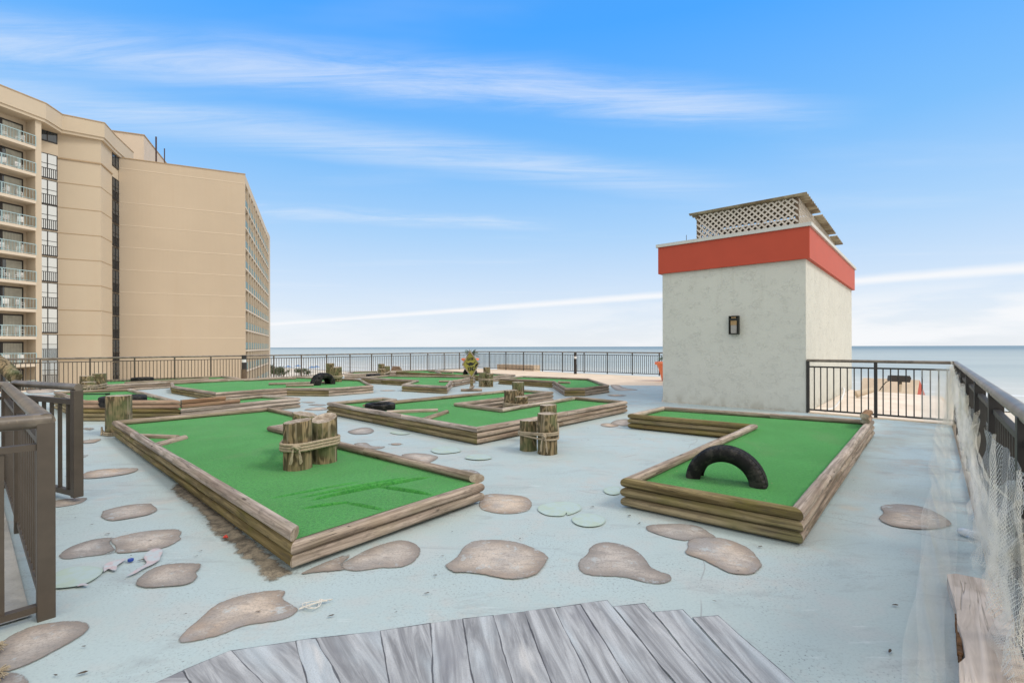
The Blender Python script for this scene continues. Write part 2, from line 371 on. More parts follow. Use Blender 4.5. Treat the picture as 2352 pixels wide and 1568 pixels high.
def gwood(t, p):
    co = t.coord(); a = t.noise(t.mapping(co, (1.6, 22, 22)), 1, 5, .6, .8); n = t.noise(co, 3.5, 4)
    c = t.mix(t.remap(a, .32, .68), (.44, .355, .285), (.68, .575, .485)); c = t.mix(t.math('MULTIPLY', t.remap(n, .5, .7), .5), c, (.74, .64, .555))
    k = t.noise(t.mapping(co, (.9, 30, 20)), 1, 2, .5, 1.0); k = t.remap(t.math('ABSOLUTE', t.math('SUBTRACT', k, .5)), 0, .014, 1, 0)
    k = t.math('MULTIPLY', k, t.remap(n, .48, .58)); c = t.mix(t.math('MULTIPLY', k, .5), c, (.12, .085, .06))
    base(t, p, c); t.set(p.inputs['Normal'], t.bump(t.math('SUBTRACT', a, k), .6, .008))
M['driftwood'] = mat('weathered_board', gwood, rough=.88, spec=.2)
M['rotten'] = soft((.24, .12, .05), .5, 40, .95, .9, 60)
# hotel
def hwall(t, p):
    co = t.coord(); n = t.noise(co, .12, 4); f = t.noise(co, 3, 4)
    c = t.mix(t.remap(n, .3, .7), (.505, .422, .318), (.54, .455, .345)); base(t, p, t.mix(t.math('MULTIPLY', t.remap(f, .4, .7), .12), c, (.50, .37, .24)))
    st = t.noise(t.mapping(co, (.9, .9, .05)), 1, 4, .6); base(t, p, t.mix(t.math('MULTIPLY', t.remap(st, .5, .75), .18), c, (.50, .39, .28)))
M['hwall'] = mat('hotel_wall', hwall, rough=.85, spec=.2)
def ribbed(t, p):
    co = t.coord(); sx = t.node('ShaderNodeSeparateXYZ'); t.set(sx.inputs[0], co)
    w = t.math('SINE', t.math('MULTIPLY', t.math('ADD', sx.outputs[0], t.math('MULTIPLY', sx.outputs[1], .45)), 44.0))
    n = t.noise(co, .12, 4); st = t.noise(t.mapping(co, (.9, .9, .05)), 1, 4, .6)
    c = t.mix(t.remap(n, .3, .7), (.49, .402, .302), (.525, .432, .325)); c = t.mix(t.math('MULTIPLY', t.remap(st, .5, .75), .18), c, (.45, .33, .22))
    base(t, p, c); t.set(p.inputs['Normal'], t.bump(w, .07, .02))
M['ribbed'] = mat('hotel_ribbed', ribbed, rough=.85, spec=.2)
M['hlight'] = soft((.62, .52, .40), .05, 1, .8)
M['hgroove'] = soft((.40, .29, .18), .05, 1, .85)
M['hdark'] = soft((.035, .03, .028), .2, 2, .5)
def glass(t, p): p.inputs['Roughness'].default_value = .03
M['glass'] = mat('window_glass', glass, (.018, .032, .045), .03, 0, 1.0)
M['mirror'] = mat('reflective_glass', None, (.55, .56, .55), .05, .85, .8)
M['curtain'] = soft((.50, .49, .42), .2, 2, .9)
M['aqua'] = soft((.36, .50, .52), .08, 2, .5)
M['teal'] = soft((.15, .235, .22), .15, 2, .5)
M['slab'] = soft((.62, .53, .42), .06, 2, .8)
M['penthouse'] = soft((.58, .48, .38), .06, 1, .8)
M['rust'] = soft((.075, .04, .035), .3, 5, .8)

# ------------------------------------------------------------------ flat patches (paint on the deck, turf)
def inside(p, poly):
    c = False; n = len(poly)
    for i in range(n):
        a, b = poly[i], poly[i-1]
        if (a[1] > p[1]) != (b[1] > p[1]) and p[0] < (b[0]-a[0])*(p[1]-a[1])/(b[1]-a[1])+a[0]: c = not c
    return c
def dist_poly(p, poly):
    d = 1e9; n = len(poly)
    for i in range(n):
        a, b = poly[i-1], poly[i]; ab = b-a; L = ab.length_squared
        tt = 0 if L == 0 else max(0, min(1, (p-a).dot(ab)/L)); d = min(d, (p-a-ab*tt).length)
    return d
def area(poly): return .5*sum(poly[i-1].x*poly[i].y-poly[i].x*poly[i-1].y for i in range(len(poly)))
def ccw(poly): return poly if area(poly) > 0 else list(reversed(poly))
def smooth_poly(poly, k=5):
    out = []; n = len(poly)
    for i in range(n):
        a, b, c, d = poly[i-1], poly[i], poly[(i+1) % n], poly[(i+2) % n]
        for j in range(k):
            t = j/k
            out.append(.5*((2*b)+(c-a)*t+(2*a-5*b+4*c-d)*t*t+(3*b-a-3*c+d)*t**3))
    return out
def patch(name, poly, z, m, parent=None, grid=.06, uvdir=None, zfn=None, origin=None, extra=()):
    poly = ccw([Vector(p) for p in poly]); n = len(poly)
    cen = sum(poly, Vector((0, 0)))/n if origin is None else Vector(origin[:2])
    xs = [p.x for p in poly]; ys = [p.y for p in poly]
    pts = list(poly); g = grid
    d = (uvdir or Vector((1, 0))).normalized(); e = Vector((-d.y, d.x))
    a0, a1 = min(p.dot(d) for p in poly), max(p.dot(d) for p in poly); b0, b1 = min(p.dot(e) for p in poly), max(p.dot(e) for p in poly)
    i = a0+g*.5
    while i < a1:
        j = b0+g*.5
        while j < b1:
            q = d*i+e*j
            if inside(q, poly) and dist_poly(q, poly) > g*.3: pts.append(q)
            j += g
        i += g
    pts += [q for q in extra if inside(q, poly) and dist_poly(q, poly) > .012]
    v, _, fcs, *_ = delaunay_2d_cdt(pts, [(k, (k+1) % n) for k in range(n)], [], 1, 1e-6)
    me = bpy.data.meshes.new(name)
    me.from_pydata([(p.x-cen.x, p.y-cen.y, (zfn(p) if zfn else 0)) for p in v], [], [tuple(f) for f in fcs])
    me.materials.append(m)
    at = me.attributes.new('rim', 'FLOAT', 'POINT')
    at.data.foreach_set('value', [dist_poly(p, poly) for p in v])
    uvl = me.uv_layers.new(name='UVMap')
    for lp in me.loops:
        p = v[lp.vertex_index]; uvl.data[lp.index].uv = (p.dot(d), p.dot(e))
    me.polygons.foreach_set('use_smooth', [True]*len(me.polygons))
    me.update()
    if len(me.polygons) and sum(pl.normal.z for pl in me.polygons) < 0: me.flip_normals()
    o = bpy.data.objects.new(name, me); COL.objects.link(o)
    if parent: o.parent = parent; o.location = (cen.x-parent.location.x, cen.y-parent.location.y, z-parent.location.z)
    else: o.location = (cen.x, cen.y, z)
    return o

# ------------------------------------------------------------------ the setting
corner = Vector((-2.35, 29.5)); rcorner = Vector((7.42, 8.02)); blk = Vector((5.85, 9.54))
slab = [corner+V*.25+U*.25, corner-U*36+V*.25, Vector((-26, -7)), rcorner-U*17-V*.2, rcorner-V*.25+U*.1, Vector((11.25, 12.55)), Vector((10.3, 14.6)), Vector((10.9, 16.3)), ]
b = MB(); b.prism(ccw([Vector(p) for p in slab]), -.45, 0, 0)
deck = b.build('deck', M['tan_floor']); tag(deck, kind='structure')
b = MB(); b.prism(ccw([Vector(p)+((Vector(p)-Vector((-6, 9))).normalized()*-.3) for p in slab]), -9, -.45, 0)
tag(b.build('podium', M['hwall']), 'tan lower storeys of the hotel podium carrying the blue rooftop deck', 'building')
# blue paint
blue = [W(1529, 886), W(1385, 884), W(1240, 868), W(1097, 857), W(1000, 853), corner-U*3.6-V*.9, corner-U*36-V*.15, Vector((-25, -6)), rcorner-U*16.5+V*.055, rcorner+V*.055-U*.055, blk-V*.0+U*-.02, blk+V*3.0-U*.02]
paint = patch('blue_paint', blue, .004, M['deck'], deck, .8)
p0 = Vector((-2.3, 2.364)); hinge = p0+V*3.35
walk = [p0-U*.05+V*.06, p0+V*6-U*.05, p0+V*6-U*5, p0-U*5+V*.06]
tag(patch('walkway', walk, .012, M['grey_floor'], None, .5), kind='structure')
ledge = [blk-V*.35+U*.35, blk-V*.1+U*6.2, Vector((10.2, 14.45)), Vector((11.15, 12.6)), rcorner-V*.1+U*.35]
tag(patch('roof_ledge', [blk-V*.02+U*.12, blk-V*.02+U*6.2, Vector((10.25, 14.5)), Vector((11.2, 12.6)), rcorner-V*.1+U*.12], .006, M['pale_floor'], None, .6), kind='structure')
# stones
def paintset(name, m, lst, grid=.05, z=.008, sm=True):
    for k, pts in enumerate(lst):
        w = WW(pts); w = smooth_poly(w, 4) if sm else w
        c = sum(w, Vector((0, 0)))/len(w); g = max(grid, .012*c.length)
        patch(name, w, z+.0012*(k % 4), m, deck, g)
stones = [
 [(408,1475),(430,1478),(500,1463),(560,1440),(650,1425),(683,1403),(665,1388),(650,1378),(654,1362),(640,1357),(570,1365),(500,1388),(455,1425),(420,1455)],
 [(-12,1490),(60,1445),(140,1430),(185,1430),(204,1440),(190,1460),(130,1495),(50,1535),(-10,1545)],
 [(-20,1552),(35,1549),(60,1562),(58,1580),(0,1600)],
 [(310,1342),(330,1320),(360,1304),(400,1297),(455,1297),(460,1305),(450,1318),(452,1330),(430,1345),(390,1350),(330,1353)],
 [(134,1278),(160,1258),(210,1241),(260,1236),(252,1246),(262,1262),(262,1272),(200,1280),(150,1286)],
 [(252,1244),(265,1236),(330,1222),(395,1217),(416,1222),(412,1234),(413,1242),(370,1262),(300,1271),(265,1272),(264,1258)],
 [(232,1190),(234,1180),(240,1174),(290,1162),(340,1158),(350,1162),(361,1173),(340,1184),(300,1192),(255,1198)],
 [(187,1100),(200,1085),(250,1078),(315,1077),(300,1088),(240,1098)],
 [(118,1167),(122,1152),(160,1146),(199,1145),(180,1158)],
 z3b([(280,590),(330,550),(480,470),(650,415),(740,410),(820,440),(848,490),(800,560),(700,600),(560,605),(420,625),(320,620)]),
 [(690,1320),(740,1296),(795,1276),(800,1284),(782,1300),(790,1311),(730,1317)],
 z3b([(1020,590),(1060,560),(1110,520),(1150,460),(1230,415),(1400,407),(1550,430),(1680,480),(1745,525),(1740,555),(1690,630),(1620,670),(1520,685),(1420,680),(1300,655),(1180,640),(1080,635)]),
 z4b([(75,580),(90,545),(140,505),(160,460),(220,425),(290,420),(400,440),(500,490),(555,545),(590,595),(660,630),(720,650),(735,680),(715,705),(640,718),(540,705),(430,675),(340,665),(200,660),(120,645),(85,615)]),
 z4b([(555,320),(580,300),(700,292),(830,292),(930,310),(1000,350),(1050,390),(960,395),(850,410),(780,405),(700,385),(620,360),(570,340)]),
 z4b([(830,490),(850,460),(850,420),(890,395),(1000,390),(1100,395),(1220,435),(1300,480),(1350,540),(1375,585),(1340,630),(1290,652),(1200,650),(1130,635),(1040,590),(950,545),(860,515)]),
 [(2017,1193),(2028,1180),(2022,1165),(2060,1160),(2110,1165),(2150,1180),(2185,1205),(2150,1217),(2090,1217),(2040,1208)],
 z3b([(1265,175),(1280,100),(1350,78),(1500,85),(1600,105),(1635,150),(1600,200),(1480,220),(1350,210)]),
 z8([(1770,330),(1830,315),(1910,318),(1985,335),(1960,360),(1890,375)]),
 z8([(2080,425),(2130,412),(2200,418),(2235,440),(2200,452),(2150,450)]),
 z8([(1455,190),(1480,178),(1540,165),(1590,168),(1610,185),(1580,200),(1500,204)]),
 z8([(1490,260),(1560,252),(1600,272),(1675,275),(1640,290),(1560,285)]),
 z8([(1690,262),(1740,255),(1785,260),(1740,268)]),
 z3([(380,775),(450,752),(550,745),(600,755),(590,775)]), z3([(415,722),(500,715),(600,722),(540,732)]), z3([(340,695),(420,690),(490,695),(440,705)]),
 z4([(1570,1080),(1620,1060),(1740,1065),(1785,1090),(1700,1105),(1620,1100)]), z4([(1690,1065),(1750,1025),(1850,1010),(1900,1015),(1900,1090),(1790,1085)]),
 z4([(1650,730),(1750,720),(1880,730),(1780,745)]), z4([(1690,610),(1780,605),(1850,640),(2010,665),(1900,672),(1750,668)]), z4([(2010,940),(2080,920),(2190,915),(2120,940)]),
 z2([(640,745),(700,740),(740,750),(690,765)]), z2([(640,845),(790,830),(740,860),(640,870)]), z2([(600,960),(690,955),(660,975),(600,985)]),
 z2([(220,440),(400,440),(420,460),(300,470),(220,470)]), z2([(230,482),(420,482),(410,510),(260,510)]),
 z3([(1480,590),(1560,583),(1700,588),(1620,602)]), z3([(1140,575),(1250,570),(1300,578),(1200,584)]),
]
paintset('painted_stone', M['stone'], stones, .035)
pads = [
 z3b([(1675,185),(1700,160),(1800,140),(1900,138),(1970,160),(1980,190),(1940,215),(1885,232),(1878,215),(1850,238),(1750,235),(1690,210)]),
 z3b([(1915,265),(1950,235),(2030,222),(2120,240),(2152,270),(2120,305),(2030,317),(1950,300)]),
 z8([(1945,300),(1990,280),(2080,280),(2120,305),(2050,318),(1980,318)]), z8([(2145,345),(2190,325),(2270,328),(2300,348),(2240,358),(2180,355)]),
 z1b([(25,710),(60,692),(140,685),(155,700),(150,740),(90,750),(40,735)]), z3([(1240,1005),(1300,992),(1400,1002),(1440,1018),(1330,1025)]),
 z2b([(330,570),(450,500),(600,480),(720,500),(680,560),(550,620),(330,635)]),
]
paintset('painted_lily_pad', M['pad'], pads, .05, .0125)
paintset('painted_koi', M['koi'], [
 z2b([(1012,425),(1025,395),(1060,368),(1100,357),(1138,365),(1143,385),(1128,415),(1120,440),(1075,470),(1010,500),(950,535),(890,555),(930,525),(985,492),(1030,462)]),
 z2b([(735,475),(790,450),(885,430),(860,455),(825,480),(815,512),(790,515),(760,505),(728,525)]),
 z2b([(540,632),(555,617),(590,608),(620,620),(605,626),(575,625)])], .02, .018)
# painted planks
def plk(top, bot, k):
    a, b2, c, d = top[0], top[1], bot[1], bot[0]
    e = lambda p, q: (p[0]+(q[0]-p[0])*2.2, p[1]+(q[1]-p[1])*2.2) if q[1] > 1500 else q
    n = 8
    w = [W(a[0]+(b2[0]-a[0])*i/4, a[1]+(b2[1]-a[1])*i/4) for i in range(5)]
    lo0, lo1 = e(a, d), e(b2, c)
    rgt = [W(b2[0]+(lo1[0]-b2[0])*i/n + math.sin(i*1.9+k)*1.6*(0 < i < n), b2[1]+(lo1[1]-b2[1])*i/n) for i in range(1, n+1)]
    lft = [W(lo0[0]+(a[0]-lo0[0])*i/n + math.sin((n-i)*1.9+k-1)*1.6*(0 < i < n), lo0[1]+(a[1]-lo0[1])*i/n) for i in range(0, n)]
    w = w+rgt+lft
    patch('painted_plank', w, .0085+.0015*(k % 2), M['plank'], deck, .03, (W(*lo0)-W(*a)))
tops = [(363,1568),(418,1543),(529,1497),(677,1475),(723,1468),(871,1452),(987,1434),(1060,1424),(1131.7,1416),(1203,1407),(1271.6,1398),(1332,1389),(1393,1381)]
bots = [(363,1570),(433,1568),(596,1568),(702,1568),(778.5,1568),(892,1568),(993,1568),(1084,1568),(1174,1568),(1262,1568),(1353,1568),(1441,1568),(1542.5,1568)]
for k in range(1, 12): plk((tops[k], tops[k+1]), (bots[k], bots[k+1]), k)
patch('painted_plank', WW([(363,1568),(418,1543),(433,1568),(452,1600),(300,1600)]), .0085, M['plank'], deck, .03)
plk(((1406,1396),(1479,1388)), ((1545,1568),(1626,1568)), 13)
plk(((1498.5,1408),(1567,1402)), ((1628,1568),(1719,1568)), 14)
plk(((1588,1421),(1648,1416.6)), ((1721,1568),(1819,1568)), 15)
# worn paint along the first hole
bp = WW(z2b([(1190,-70),(1265,0),(1360,55),(1440,150),(1470,225),(1540,295),(1625,318),(1640,380),(1700,420),(1780,470),(1810,530),(1850,560),(1880,598),(1950,575),(2040,545),(2120,520),(1990,440),(1640,150),(1250,-150)]))
random.seed(5)
bp2 = []
for i in range(len(bp)):
    a, c = bp[i], bp[(i+1) % len(bp)]; kk = max(1, int((c-a).length/.05))
    for j in range(kk): bp2.append(a.lerp(c, j/kk)+Vector((random.uniform(-1, 1), random.uniform(-1, 1)))*.004)
patch('worn_patch', bp2, .0065, M['bare'], deck, .06)
# curb strip along the right railing and right back railing
b = MB(); b.prism(ccw([rcorner+V*.05, rcorner-U*14+V*.05, rcorner-U*14-V*.12, rcorner-V*.12]), .0, .022, 0)
M['kerb'] = concrete((.60, .50, .385), (.40, .33, .25))
tag(b.build('kerb', M['kerb']), kind='structure')
b = MB(); b.prism(ccw([rcorner-U*.05+V*.1, rcorner+U*.08+V*.1, blk+U*.08-V*.04, blk-U*.05-V*.04]), .0, .02, 0)
tag(b.build('kerb', M['tan_floor']), kind='structure')
b = MB(); q = W(1131, 851); b.prism(ccw([corner-V*1.5+U*.5, corner-V*4.3+U*.5, corner-V*4.3+U*1.1, corner-V*1.5+U*1.1]), -.3, .28, 0)
tag(b.build('parapet_ledge', M['tan_floor']), 'low tan ledge outside the sea railing right of the diamond sign', 'ledge')

# sea, beach, sky
def sea(t, p):
    co = t.coord(); sx = t.node('ShaderNodeSeparateXYZ'); t.set(sx.inputs[0], co)
    # distance from the shore line
    nrm = U
    d = t.math('ADD', t.math('MULTIPLY', sx.outputs[0], nrm.x), t.math('MULTIPLY', sx.outputs[1], nrm.y))
    w = t.noise(t.mapping(co, (1, 1, 1)), .02, 3)
    dd = t.math('ADD', d, t.math('MULTIPLY', w, 18.0))
    c = t.mix(t.remap(dd, 5, 160), (.62, .60, .53), (.44, .48, .45)); c = t.mix(t.remap(d, 120, 2500), c, (.185, .255, .285))
    patchy = t.noise(t.mapping(co, (.004, .02, 1), (0, 0, -R(48.8))), 1, 4); c = t.mix(t.math('MULTIPLY', t.remap(patchy, .45, .7), .3), c, (.28, .34, .34))
    fo = t.math('FRACT', t.math('MULTIPLY', t.math('ADD', dd, t.math('MULTIPLY', t.noise(co, .05, 3), 10.0)), .042))
    foam = t.math('MULTIPLY', t.remap(fo, .0, .22, 1, 0), t.math('MULTIPLY', t.remap(d, 30, 110, 1, 0), t.remap(t.noise(co, .09, 4), .42, .55)))
    c = t.mix(foam, c, (.8, .8, .78)); base(t, p, c)
    h = t.noise(t.mapping(co, (.9, .35, 1), (0, 0, -R(48.8))), .5, 4, .6)
    t.set(p.inputs['Normal'], t.bump(h, .35, 1.0)); p.inputs['Roughness'].default_value = .5
M['sea'] = mat('sea_water', sea, rough=.45, spec=.2)
def shore(t, p):
    co = t.coord(); n = t.noise(co, .06, 5); f = t.noise(co, 2.0, 4)
    c = t.mix(t.remap(n, .35, .65), (.62, .54, .43), (.74, .66, .55)); base(t, p, t.mix(t.math('MULTIPLY', t.remap(f, .5, .7), .25), c, (.40, .34, .27)))
M['beach'] = mat('beach_sand', shore, rough=.95, spec=.1)
sp = Vector((-56, 190))
b = MB(); a = sp-V*6000; c = sp+V*9000
b.add([(-9000, -9000, 0), (9000, -9000, 0), (9000, 30000, 0), (-9000, 30000, 0)], [(0, 1, 2, 3)])
tag(b.build('beach', M['beach'], None, (0, 0, -9)), kind='structure')
b = MB(); g = V
o0 = sp-V*12000; o1 = sp+V*16000
b.add([(*( -V*14000), 0), (*(-V*14000+U*40000), 0), (*(V*30000+U*40000), 0), (*(V*30000), 0)], [(0, 1, 2, 3)])
tag(b.build('sea', M['sea'], None, (sp.x, sp.y, -8.85)), kind='structure')

# ------------------------------------------------------------------ mini golf holes
LW, LH = .092, .077
def log_mesh(L, w, h, ca, cb, mats, seedv, name, parent, loc, rz):
    prof = []
    rr = h*.475; n = 6
    for (cx, cz, a0) in ((w-rr, rr, -90), (w-rr, h-rr, 0), (rr, h-rr, 90), (rr, rr, 180)):
        for k in range(n): 
            a = R(a0+90*k/(n-1)); prof.append((cx+rr*math.cos(a), cz+rr*math.sin(a)))
    P = len(prof); ns = max(2, int(L/.12)); b = MB(); vs = []
    for i in range(ns+1):
        f = i/ns
        for (y, z) in prof:
            xa, xb = y*ca, L-y*cb
            x = xa+(xb-xa)*f
            nz = noise.noise(Vector((x*1.3+seedv, y*14, z*14)))*.004+noise.noise(Vector((x*.5, seedv, 3)))*.003
            vs.append((x, y+nz*(1 if y > w/2 else -1), z+nz*(.6 if z > h/2 else 0)))
    fs = []
    for i in range(ns):
        for k in range(P):
            l = (k+1) % P; fs.append((i*P+k, i*P+l, (i+1)*P+l, (i+1)*P+k))
    fs = [tuple(reversed(f)) for f in fs]
    b.add(vs, fs, 0, True); b.add(vs[:P], [tuple(range(P))], 1); b.add(vs[-P:], [tuple(reversed(range(P)))], 1)
    # make windings outward
    o = b.build(name, mats, parent, loc, (0, 0, rz))
    bm = bmesh.new(); bm.from_mesh(o.data); bmesh.ops.recalc_face_normals(bm, faces=bm.faces); bm.to_mesh(o.data); bm.free()
    return o
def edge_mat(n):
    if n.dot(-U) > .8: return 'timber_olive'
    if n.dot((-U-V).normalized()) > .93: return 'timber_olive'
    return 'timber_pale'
def cot_half(prev, cur, nxt):
    a = (prev-cur); c = (nxt-cur)
    ang = math.atan2(c.x*a.y-c.y*a.x, c.dot(a))
    if ang < 0: ang += 2*PI
    return 1/math.tan(ang/2) if abs(ang-PI) > 1e-3 else 0.0
def course_ring(t, poly, tiers, z0=.0, spec=None, tint=None):
    n = len(poly); o = t.location
    for i in range(n):
        a, c = poly[i], poly[(i+1) % n]; d = c-a; L = d.length; d.normalize()
        nt = tiers
        if spec and i in spec: nt = spec[i]
        ca = cot_half(poly[i-1], a, c); cb = cot_half(a, c, poly[(i+2) % n])
        outn = Vector((d.y, -d.x)); rz = math.atan2(d.y, d.x)
        for k in range(nt):
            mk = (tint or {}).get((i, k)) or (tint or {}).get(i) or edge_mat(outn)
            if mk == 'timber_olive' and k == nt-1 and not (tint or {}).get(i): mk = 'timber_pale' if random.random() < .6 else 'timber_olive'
            cuts = [0.0, L]
            if L > 2.7:
                m = int(L/2.45); cuts = [0.0]+sorted(L*((j+1)/(m+1)+random.uniform(-.12, .12)) for j in range(m))+[L]
            for j in range(len(cuts)-1):
                x0, x1 = cuts[j], cuts[j+1]; first, last = j == 0, j == len(cuts)-2
                g0 = 0 if first else .0015; g1 = 0 if last else .0015
                p = a+d*(x0+g0)
                jig = random.uniform(-.003, .003)
                log_mesh(x1-x0-g0-g1, LW+random.uniform(-.004, .004), LH-.003, ca if first else 0, cb if last else 0, [M[mk], M['endgrain']], random.uniform(0, 90), 'timber', t,
                         (p.x-o.x-outn.x*jig, p.y-o.y-outn.y*jig, z0+k*LH), rz)
def inset(poly, d):
    out = []; n = len(poly)
    for i in range(n):
        a, p, c = poly[i-1], poly[i], poly[(i+1) % n]
        e1 = (p-a).normalized(); e2 = (c-p).normalized(); n1 = Vector((-e1.y, e1.x)); n2 = Vector((-e2.y, e2.x))
        m = (n1+n2); k = 1+n1.dot(n2); out.append(p+m*(d/max(k, .25)))
    return out
def loose_log(t, a, c, z, mk='timber_pale', w=.08, h=.075):
    d = c-a; L = d.length; d.normalize(); nn = Vector((-d.y, d.x)); q = a-nn*w/2
    return log_mesh(L, w, h, 0, 0, [M[mk], M['endgrain']], random.uniform(0, 90), 'timber', t, (q.x-t.location.x, q.y-t.location.y, z), math.atan2(d.y, d.x))
def cup(t, p, z):
    b = MB(); n = 20
    b.prism([(.055*math.cos(2*PI*k/n), .055*math.sin(2*PI*k/n)) for k in range(n)], 0, .004)
    b.build('cup', M['endgrain'], t, (p.x-t.location.x, p.y-t.location.y, z))
TZ = .155
def course(label, poly, tiers=3, z0=.0, spec=None, tint=None, zfn=None, grid=.18, tz=TZ, extra=()):
    poly = ccw(poly); cen = sum(poly, Vector((0, 0)))/len(poly)
    t = thing('mini_golf_hole', (cen.x, cen.y, 0), label, 'golf hole', 'mini golf holes on the rooftop')
    random.seed(int(abs(cen.x)*1000))
    course_ring(t, poly, tiers, z0, spec, tint)
    patch('turf', inset(poly, .05), tz+z0, M['turf'], t, grid, U, zfn, None, extra)
    b = MB(); q = [p-cen for p in inset(poly, .12)]; b.prism(q, .0, tz+z0-.07); b.build('base', M['hdark'], t)
    return t
# A: first hole, front left
A = [W(666,1321), W(1112,1157), W(634,981,.235), W(749,963,.235), W(620,936.5,.235), W(256,1003)+Vector((.08, -.09))]
A = [Vector(p) for p in A]
def wrinkle(p):
    n0 = Vector((-1.30, 2.81)); r = p-n0; u, v = r.dot(U), r.dot(V); z = 0
    def ridge(u0, v0, u1, v1, w, h):
        a = Vector((u0, v0)); c = Vector((u1, v1)); ab = c-a; q = Vector((u, v)); t = (q-a).dot(ab)/ab.length_squared
        tt = max(0, min(1, t)); dd = (q-a-ab*tt).length; sg = (ab.x*(q-a).y-ab.y*(q-a).x)/ab.length; f = math.sin(PI*min(1, max(0, tt*.94+.03)))**.5
        k = 1.25*h*math.exp(-((sg-w*.8)/(w*.8))**2)-2.4*h*math.exp(-((sg+.004)/.0075)**2)
        return (k if 0 < t < 1 else k*max(0, 1-dd/.05))*f
    z += ridge(.50, .68, 1.42, .52, .024, .020)+ridge(.45, .80, 1.30, .66, .035, .010)+ridge(.98, .60, 1.12, .12, .020, .016)
    z += ridge(.60, .42, .68, .10, .022, .010)+ridge(.35, .55, .62, .42, .030, .010)+ridge(.3, .95, .95, .85, .04, .007)
    return max(z, -.055)+noise.noise(Vector((p.x*1.7, p.y*1.7, 0)))*.004
tA = course('long green mini golf hole at front left with a three-post rope cluster standing on it', A, 3, .028, {0: 2}, {(1, 2): 'timber_pale', (5, 2): 'timber_pale'}, wrinkle, .06, TZ, [Vector((-1.30, 2.81))+U*(.28+.0062*i)+V*(.07+.0062*j) for i in range(203) for j in range(154)])
loose_log(tA, W(318, 1001, .2), W(408, 1004, .2), TZ); loose_log(tA, W(351, 1024, .2), W(424, 1004, .2), TZ)
# B: middle hole with a notch
B = [W(750,925,.23), W(1095,984.5,.23), W(1441,922,.23), W(1319,911,.23), W(1153,938,.23), W(1057,926,.23), W(1271,900,.23)]
e2 = B[6]+V*1.2; st = W(878,923,.23); B += [e2, st, W(913,917,.23), W(882,913,.23)]
tB = course('U-shaped middle mini golf hole with a flat tyre and a post cluster in its notch', B, 3, .016)
loose_log(tB, W(888,946,.2), W(1005,941,.2), TZ); loose_log(tB, W(*z3([(1590,860)])[0], .2), W(*z3([(1815,785)])[0], .2), TZ)
cup(tB, W(*z4([(1510,812)])[0], TZ), TZ+.001)
# C: right hole
C = [W(1844,1184,.215), W(1992,967,.215), W(1519,936,.215), W(1441,954,.215), W(1719,979,.215), W(1424,1106,.215)]
C[1] = C[0]+U*((C[1]-C[0]).dot(U))
tC = course('L-shaped mini golf hole at right beside the white block with a half tyre arch', C, 3, .016)
cup(tC, W(1650.5, 1106, TZ), TZ+.001)
pc = C[1]
for k, (zz, off) in enumerate(((.235, .02), (.312, -.02))):
    loose_log(tC, pc-U*(.52-off*2)-(-V)*.06*0+V*.07, pc-U*.02+V*.07, zz, 'timber_red', .105, .076)
# D: left raised hole
D1 = [W(187,968), W(414.6,968), W(302,892,.376), W(123,899,.376)]
cD = sum(D1, Vector((0, 0)))/4
tD = thing('mini_golf_hole', (cD.x, cD.y, 0), 'raised mini golf hole at left with five timber tiers and a tyre lying on top', 'golf hole', 'mini golf holes on the rooftop')
random.seed(11)
course_ring(tD, ccw(D1), 5, 0, None, {(0, 4): 'timber_red', (0, 3): 'timber_red'})
patch('turf', inset(ccw(D1), .05), LH*4+.01, M['turf'], tD, .2, U)
D2 = [W(414.6,968)+Vector((-.02, .02)), W(690,936), W(606,906,.23), W(420,931,.1)]
D2[3] = D2[0]+(D2[2]-D2[1])*1.0
D2 = ccw(D2)
course_ring(tD, D2, 3, 0, {3: 0})
patch('turf', inset(D2, .05), TZ, M['turf'], tD, .2, U)
dd = (D2[1]-D2[0]).normalized(); nn = Vector((-dd.y, dd.x))
for k, L in ((3, 1.05), (4, .78)): loose_log(tD, D2[0]+nn*LW*.5+dd*.03, D2[0]+nn*LW*.5+dd*L, k*LH, 'timber_red', LW, LH-.002)
# E
E = [W(393,886,.22), W(495,902,.22), W(659,891,.22), W(755,892,.22), W(858,885,.22), W(831,871,.22), W(705,862.5,.22), W(455,873,.22)]
E[7] = Vector((-10.9, 15.3)); E[6] = Vector((-8.4, 18.4))
tE = course('large angular mini golf hole in mid distance with a knobbly half tyre and two posts', E, 3)
loose_log(tE, W(617,881,.2), W(766,877,.2), TZ); loose_log(tE, W(657,885,.2), W(720,883.5,.2), TZ)
loose_log(tE, W(560,872.5,.2), W(680,868,.2), TZ)
# F
Fp = [W(827,866,.22), W(955,873,.22), W(922,882,.22), W(1027,887,.22), W(1039,874,.22), W(1092,865.5,.22), Vector((-1.75, 18.2)), Vector((-4.9, 19.0))]
tF = course('small mini golf hole left of the diamond sign with a projecting front lobe', Fp, 3)
loose_log(tF, W(*z3([(1735,480)])[0], .2), W(*z3([(1970,478)])[0], .2), TZ)
# I
Ip = [W(790,859,.22), W(897,854,.22), W(1098,866,.22)+U*.75, W(1098,866,.22)+U*2.1, Vector((-4.1, 23.4)), Vector((-7.3, 22.0))]
Ip[1] = Ip[1]+U*.3
tI = course('farthest mini golf hole before the sea railing with a short three-post cluster on it', Ip, 3)
for k in range(3): loose_log(tI, W(892+k*2, 850, .2)+Vector((0, .6)), W(916-k*2, 851, .2)+Vector((0, .6)), TZ+k*.075, 'timber_red', .09, .074)
loose_log(tI, W(985, 852, .2), W(1040, 855, .2), TZ); loose_log(tI, W(1000, 853, .2), W(1012, 856.5, .2), TZ)
